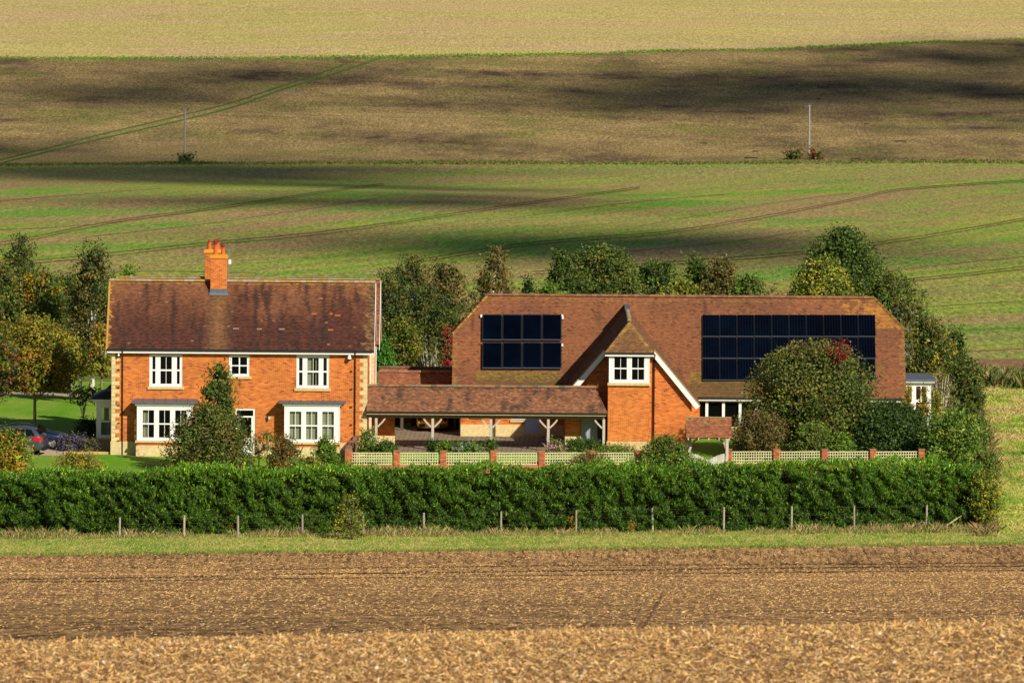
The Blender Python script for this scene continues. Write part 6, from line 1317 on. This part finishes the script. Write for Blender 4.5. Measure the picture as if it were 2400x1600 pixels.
for px, py, lb in ((325, 1144, 'red leaf spray high in the left part of the hedge'), (538, 1226, 'red bramble leaves left of the fourth fence post'), (720, 1210, 'dark red leaves beside the fifth fence post'), (1340, 1222, 'orange leaves beside the ninth fence post'), (1480, 1232, 'yellow leaves at the hedge foot left of the tenth post')):
    b_ = hit(px, 1250, 300); Y = b_.y-.1+.9; x_ = X(px, py, Y-.9); z_ = Z(px, py, Y-.9); n_ = 40
    V, F, C = leaf_mesh(np.array([x_, Y-.95, z_])+rng.normal(0, 1, (n_, 3))*np.array([.12, .08, .16]), runit(n_), runit(n_)+np.array([0, -1, .3]), .10, .07, np.array(random.choice(PAL['red' if px < 1000 else 'gold']))*rng.uniform(.7, 1.3, (n_, 1))*np.ones((1, 3)))
    tag(npmesh('leaf_spray', V, F, C, M['leaf'], loc=(x_, Y-.95, z_)), lb, 'leaves', kind='stuff')
for px, lb in ((415, 'dark tussock at the foot of the left utility pole'),): tree('field_bush', lb, 'bush', 436, hit(436, 378, 500).y+450-3, 369, 380, 16, 'dome', ('dark', 'brown'), .35, 14, 60, (.05, BK))
for px, lb in ((1858, 'low dark scrub left of the right utility pole'), (1912, 'low dark scrub right of the right utility pole')): tree('field_bush', lb, 'bush', px, hit(px, 372, 500).y+450-2, 360, 372, 20, 'dome', ('dark', 'copper'), .35, 12, 50, (.05, BK), stems=4)

# ------------------------------------------------------------------ the long hedge
topf = [(-200, 1105), (0, 1106), (300, 1101), (450, 1089), (620, 1092), (800, 1094), (1000, 1091), (1200, 1090), (1400, 1084), (1700, 1086), (2000, 1079), (2270, 1080), (2330, 1100)]
hx0, hx1 = -34., 24.9
hed = thing('long_hedge', 'long tall clipped conifer hedge running across the whole garden front', 'hedge', (-4, -27, -1.9))
def hz_top(x): 
    Yc = fH(x)-450+1.2; px = 1200+x*FPX/(Yc+450); return Z(px, float(np.interp(px, [a for a, b in topf], [b for a, b in topf])), Yc)-.12
hxs = np.linspace(hx0, hx1, 240); htp = np.array([hz_top(x) for x in hxs]); hft = np.array([fH(x)-450+.25 for x in hxs]); TH = 1.9
hg = np.array([G(x, y) for x, y in zip(hxs, hft)])
def nzv(A, B, s, seed):                                              # cheap lattice noise on arrays
    r_ = np.random.default_rng(seed).random((256, 256)); a = A*s+1000; b = B*s+1000; i = np.floor(a).astype(int); j = np.floor(b).astype(int); u = a-i; v = b-j; u = u*u*(3-2*u); v = v*v*(3-2*v)
    g_ = lambda p, q: r_[p % 256, q % 256]
    return (g_(i, j)*(1-u)+g_(i+1, j)*u)*(1-v)+(g_(i, j+1)*(1-u)+g_(i+1, j+1)*u)*v-.5
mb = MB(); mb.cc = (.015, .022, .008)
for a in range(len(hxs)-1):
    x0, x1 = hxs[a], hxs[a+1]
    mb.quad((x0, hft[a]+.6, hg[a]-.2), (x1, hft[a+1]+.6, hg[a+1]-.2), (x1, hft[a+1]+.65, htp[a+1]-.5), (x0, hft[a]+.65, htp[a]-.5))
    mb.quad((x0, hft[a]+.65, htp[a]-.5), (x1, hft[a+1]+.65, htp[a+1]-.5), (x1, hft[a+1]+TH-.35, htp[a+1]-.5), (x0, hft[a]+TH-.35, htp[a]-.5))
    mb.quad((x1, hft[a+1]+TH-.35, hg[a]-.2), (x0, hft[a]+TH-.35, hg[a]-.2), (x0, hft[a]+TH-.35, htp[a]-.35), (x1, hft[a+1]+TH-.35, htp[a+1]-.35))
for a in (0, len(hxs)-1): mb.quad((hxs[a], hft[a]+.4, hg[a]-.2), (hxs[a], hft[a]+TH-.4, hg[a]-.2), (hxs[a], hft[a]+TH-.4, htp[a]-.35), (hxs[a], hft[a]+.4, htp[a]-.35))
mb.build('inner_shade_core', M['shadecore'], hed)  # solid sheets inside the hedge, their colour painted as the shade of its gaps
def hedge_sprays(n, face):
    x = rng.uniform(hx0, hx1, n); tp = np.interp(x, hxs, htp); ft = np.interp(x, hxs, hft); gg = np.interp(x, hxs, hg)
    if face == 'front':
        t = rng.random(n); z = gg+.1+(tp-gg-.1)*t; bulge = .35*nzv(x, z, .8, 1)+.75*nzv(x+.5*z, z*.8, 2.9, 2)+.35*nzv(x, z, 6, 6); y = ft+.05+.45*(1-np.sqrt(1-np.clip((t-.8)/.2, 0, 1)**2))-bulge*1.35+rng.uniform(-.04, .16, n)
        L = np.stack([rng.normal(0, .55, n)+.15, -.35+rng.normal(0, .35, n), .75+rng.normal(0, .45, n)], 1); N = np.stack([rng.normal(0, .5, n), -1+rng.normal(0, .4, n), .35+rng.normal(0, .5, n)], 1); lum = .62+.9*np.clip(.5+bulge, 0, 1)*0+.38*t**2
    elif face == 'top':
        q = rng.random(n); y = ft+.2+(TH-.3)*q; bulge = .5*nzv(x, y, .8, 3)+.4*nzv(x, y, 2.3, 4); z = tp+bulge*1.0+rng.uniform(-.28, .06, n)+(rng.random(n) < .06)*rng.uniform(0, .28, n)
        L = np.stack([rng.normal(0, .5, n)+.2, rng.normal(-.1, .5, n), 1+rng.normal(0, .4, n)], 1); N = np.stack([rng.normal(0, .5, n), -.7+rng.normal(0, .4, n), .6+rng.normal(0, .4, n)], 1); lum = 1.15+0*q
    else:
        q = rng.random(n); t = rng.random(n); x = hx1+.1+.4*nzv(q*2, t*3, 2, 5)+rng.uniform(-.2, .1, n); y = hft[-1]+.1+(TH-.2)*q; z = hg[-1]+.1+(htp[-1]-hg[-1])*t
        L = np.stack([.5+rng.normal(0, .4, n), rng.normal(0, .5, n), .7+rng.normal(0, .4, n)], 1); N = np.stack([1+rng.normal(0, .4, n), rng.normal(-.3, .5, n), .3+rng.normal(0, .4, n)], 1); lum = .9+0*t
    sec = nzv(x, z*0, .35, 8); base = np.where((rng.random(n) < .5+sec*.6)[:, None], np.array([[.03, .095, .007]]), np.array([[.085, .21, .012]]))
    base[rng.random(n) < .17] = (.25, .42, .025); base[rng.random(n) < .03] = (.17, .10, .04)
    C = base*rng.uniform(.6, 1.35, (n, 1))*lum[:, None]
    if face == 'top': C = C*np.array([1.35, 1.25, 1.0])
    keep = rng.random(n) < np.clip(.85+1.5*bulge, .3, 1) if face != 'end' else np.ones(n, bool)
    return tuple(q[keep] for q in (np.stack([x, y, z], 1), L, N, C))
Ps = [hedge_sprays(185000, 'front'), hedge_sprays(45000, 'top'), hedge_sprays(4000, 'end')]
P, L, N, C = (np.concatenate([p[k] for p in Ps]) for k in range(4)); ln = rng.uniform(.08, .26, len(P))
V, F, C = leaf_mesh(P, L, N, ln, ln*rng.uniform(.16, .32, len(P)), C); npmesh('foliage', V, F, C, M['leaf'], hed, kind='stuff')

# ------------------------------------------------------------------ grasses
def blades(name, label, x, y, h, w_, cols, lean=.35, group=None, patch=0):
    n = len(x); z = zt_(x, y+450); a = rng.uniform(0, np.pi, n); dx, dy = np.cos(a)*w_/2, np.sin(a)*w_/2; lx, lyy = rng.normal(0, lean, n)*h+.08*h, rng.normal(0, lean, n)*h
    V = np.empty((n, 4, 3)); V[:, 0] = np.stack([x-dx, y-dy, z-.01], 1); V[:, 1] = np.stack([x+dx, y+dy, z-.01], 1); V[:, 2] = np.stack([x+dx*.5+lx*.5, y+dy*.5+lyy*.5, z+h*.65], 1); V[:, 3] = np.stack([x+lx, y+lyy, z+h], 1)
    F = np.arange(4*n).reshape(n, 4)
    ci = rng.integers(0, len(cols), n)
    if patch: ci = np.clip(((.5+1.1*nzv(x, y*.5, .7, 77)+.5*nzv(x, y*.6, 2.2, 78))*len(cols)+rng.normal(0, .9, n)), 0, len(cols)-1).astype(int)
    c = np.array(cols)[ci]*rng.uniform(.7, 1.25, (n, 1)); o = npmesh(name, V.reshape(-1, 3), F, np.repeat(c, 4, axis=0), M['straw'], loc=(0, float(y.mean()), 0)); tag(o, label, 'grass', kind='stuff'); return o
DRY = [(.50, .36, .18), (.42, .28, .14), (.55, .44, .22), (.28, .20, .09)]; GRN = [(.18, .32, .03), (.28, .40, .04), (.13, .25, .02), (.44, .46, .09)]
n = 19000; x = rng.uniform(-34, 26, n); pat = nzv(x, x*0, .5, 11)+.6*nzv(x, x*0, 1.7, 12); y = np.array([fH(a) for a in x])-450+rng.uniform(-1.9, .25, n); hh = rng.uniform(.12, .42, n)*(1+pat)*(.55+.45*np.clip((y-(np.array([fH(a) for a in x])-452))/2, 0, 1)); blades('dry_grass', 'tall dry grass fringe along the foot of the hedge', x, y, hh, rng.uniform(.012, .03, n), DRY+[(.2, .26, .05), (.16, .24, .04), (.3, .32, .07)])
n = 34000; x = rng.uniform(-34, 36, n); fs_ = np.array([fS(a) for a in x]); fh_ = np.array([fH(a) for a in x]); t = rng.random(n); y = fs_*(1-t)+fh_*t-450-.4*(t < .1)*rng.random(n); blades('verge_grass', 'short yellow-green grass of the strip between the hedge and the ploughed field', x, y, rng.uniform(.04, .13, n), rng.uniform(.015, .035, n), GRN+[(.5, .44, .18), (.55, .50, .2), (.46, .42, .15)], .6)
n = 5000; x = rng.uniform(-34, 36, n); y = np.array([fS(a) for a in x])-450+.5*nzv(x, x*0, .8, 13)+rng.normal(.1, .25, n); blades('field_edge_grass', 'greener grass tufts along the very edge of the ploughed field', x, y, rng.uniform(.05, .2, n), rng.uniform(.02, .04, n), [(.10, .22, .02), (.14, .26, .03), (.2, .25, .04), (.2, .12, .05)], .6)
n = 38000; y = rng.uniform(-22, 58, n); xr_ = np.interp(y+450, [428, 445, 470, 510], [25.0, 26.2, 26.9, 28.2]); x = xr_+rng.random(n)**1.2*8; blades('slope_grass', 'rough yellowish grass on the slope right of the garden', x, y, rng.uniform(.05, .24, n)*(1+nzv(x, y, .5, 14)), rng.uniform(.02, .05, n), GRN[:2]+[(.36, .42, .07), (.52, .48, .14), (.60, .52, .17), (.62, .50, .2), (.50, .36, .16)], .7, patch=1)
n = 5000; y = rng.uniform(-24, 56, n); x = np.interp(y+450, [428, 445, 470, 510], [25.2, 26.4, 27.0, 28.2])+rng.normal(0, .35, n); blades('slope_weeds', 'brown weeds and brambles along the garden edge of the slope', x, y, rng.uniform(.15, .6, n), rng.uniform(.03, .07, n), [(.2, .12, .06), (.12, .16, .03), (.3, .2, .09), (.4, .3, .14)], .6)
n = 9000; x = rng.uniform(18, 40, n); y = 55+rng.uniform(0, 14, n); blades('margin_bushes', 'dark uncut vegetation on the margin above the slope', x, y, rng.uniform(.2, 1.0, n)*(1+1.2*nzv(x, y, .5, 15)), rng.uniform(.08, .16, n), [(.05, .09, .015), (.09, .13, .02), (.2, .2, .05), (.3, .24, .1)], .5)
# green verge strips on the far boundaries
def far_verge(label, f, hgt, cols, n, seed, xr=75):
    x = rng.uniform(-xr, xr, n); y = np.array([f(a) for a in x])-450+rng.normal(0, 2.0, n); blades('boundary_grass', label, x, y, hgt*rng.uniform(.4, 1.2, n)*(1+1.0*nzv(x, x*0, .15, seed)), rng.uniform(.2, .5, n), cols, .5)
far_verge('dark green uncut verge between the green and the brown fields', fg, .2, [(.08, .13, .02), (.11, .16, .025), (.2, .2, .05), (.25, .18, .08)], 16000, 21)
far_verge('thin green verge under the hilltop field', ft, .14, [(.08, .22, .02), (.12, .26, .03), (.18, .24, .05)], 9000, 22, 95)
n = 700; x = X(433, 375, 590)+rng.normal(0, 3, n); y = np.array([fg(a) for a in x])-450+rng.normal(0, 1, n); blades('boundary_grass', 'taller dark grass around the foot of the left utility pole', x, y, rng.uniform(.15, .45, n), rng.uniform(.1, .3, n), [(.04, .09, .015), (.07, .13, .02)], .4)

# ------------------------------------------------------------------ straw on the fields in front
def straw(name, label, x, y, ln, wd, cols, tilt, lift, flat=0.):
    n = len(x); z = zt_(x, y+450)+lift; a = rng.uniform(0, 2*np.pi, n)*(1-flat)+rng.normal(0, .35, n)*flat; e = rng.normal(0, tilt, n)
    L = np.stack([np.cos(a)*np.cos(e), np.sin(a)*np.cos(e), np.sin(e)], 1); N = np.stack([rng.normal(0, .6, n), rng.normal(-.2, .6, n), np.ones(n)], 1)
    c = np.array(cols)[rng.integers(0, len(cols), n)]*rng.uniform(.7, 1.25, (n, 1)); P = np.stack([x, y, z], 1)
    L = L/np.linalg.norm(L, axis=1, keepdims=True); N = N-L*np.sum(N*L, 1, keepdims=True); N /= np.linalg.norm(N, axis=1, keepdims=True); W_ = np.cross(L, N)
    V = np.empty((n, 4, 3)); ln = ln[:, None]; wd = wd[:, None]; V[:, 0] = P-L*ln/2-W_*wd/2; V[:, 1] = P+L*ln/2-W_*wd*.35; V[:, 2] = P+L*ln/2+W_*wd*.35; V[:, 3] = P-L*ln/2+W_*wd/2
    o = npmesh(name, V.reshape(-1, 3), np.arange(4*n).reshape(n, 4), np.repeat(c, 4, axis=0), M['straw'], loc=(0, float(y.mean()), float(z.mean()))); return tag(o, label, 'straw', kind='stuff')
SC_ = [(.82, .51, .18), (.90, .60, .24), (.70, .41, .15), (.55, .29, .11), (.86, .63, .31)]
n = 132000; D = rng.uniform(34.5, 47, n); x = rng.uniform(-.092, .092, n)*D; straw('straw', 'coarse pale straw and stubble on the near field crest', x, D-450, rng.uniform(.012, .045, n), rng.uniform(.0035, .008, n), SC_+[(.20, .10, .05), (.30, .17, .09), (.24, .13, .07)], .38, rng.uniform(0, .02, n))
n = 200; D = rng.uniform(36, 45, n); x = rng.uniform(-.07, .07, n)*D; straw('flints', 'small white flint chips among the near straw', x, D-450, rng.uniform(.010, .02, n), rng.uniform(.008, .015, n), [(.8, .76, .68)], .6, rng.uniform(.01, .03, n))
n = 700; D = rng.uniform(41, 45.8, n); x = rng.uniform(-.07, .07, n)*D; straw('standing_stubble', 'upright stubble stalks standing along the near crest', x, D-450, rng.uniform(.04, .10, n), rng.uniform(.004, .008, n), SC_[:3], .9, rng.uniform(.0, .02, n))
n = 195000; D = np.where(rng.random(n) < .3, rng.uniform(385, 424, n), 95+(410-95)*rng.random(n)**.85); x = rng.uniform(-.08, .08, n)*D; f_e = np.array([fS(a) for a in x]); k = D < f_e-.3; x, D = x[k], D[k]; n = len(x)
dn = .8*nzv(x, D*.25, .35, 31)+.6*nzv(x*.3, D, .45, 32)+.5*nzv(x*.12, D, .16, 33); k = rng.random(n) < np.clip(.75+.9*dn, .12, 1); x, D = x[k], D[k]; n = len(x)
straw('field_straw', 'short straw scattered over the cultivated brown field', x, D-450, rng.uniform(.04, .13, n)*(D/300)**.7, rng.uniform(.010, .022, n)*(D/300)**.7, SC_+[(.16, .07, .04), (.2, .10, .05)], .25, rng.uniform(0, .03, n), .75)
print('leaves', nleaf)
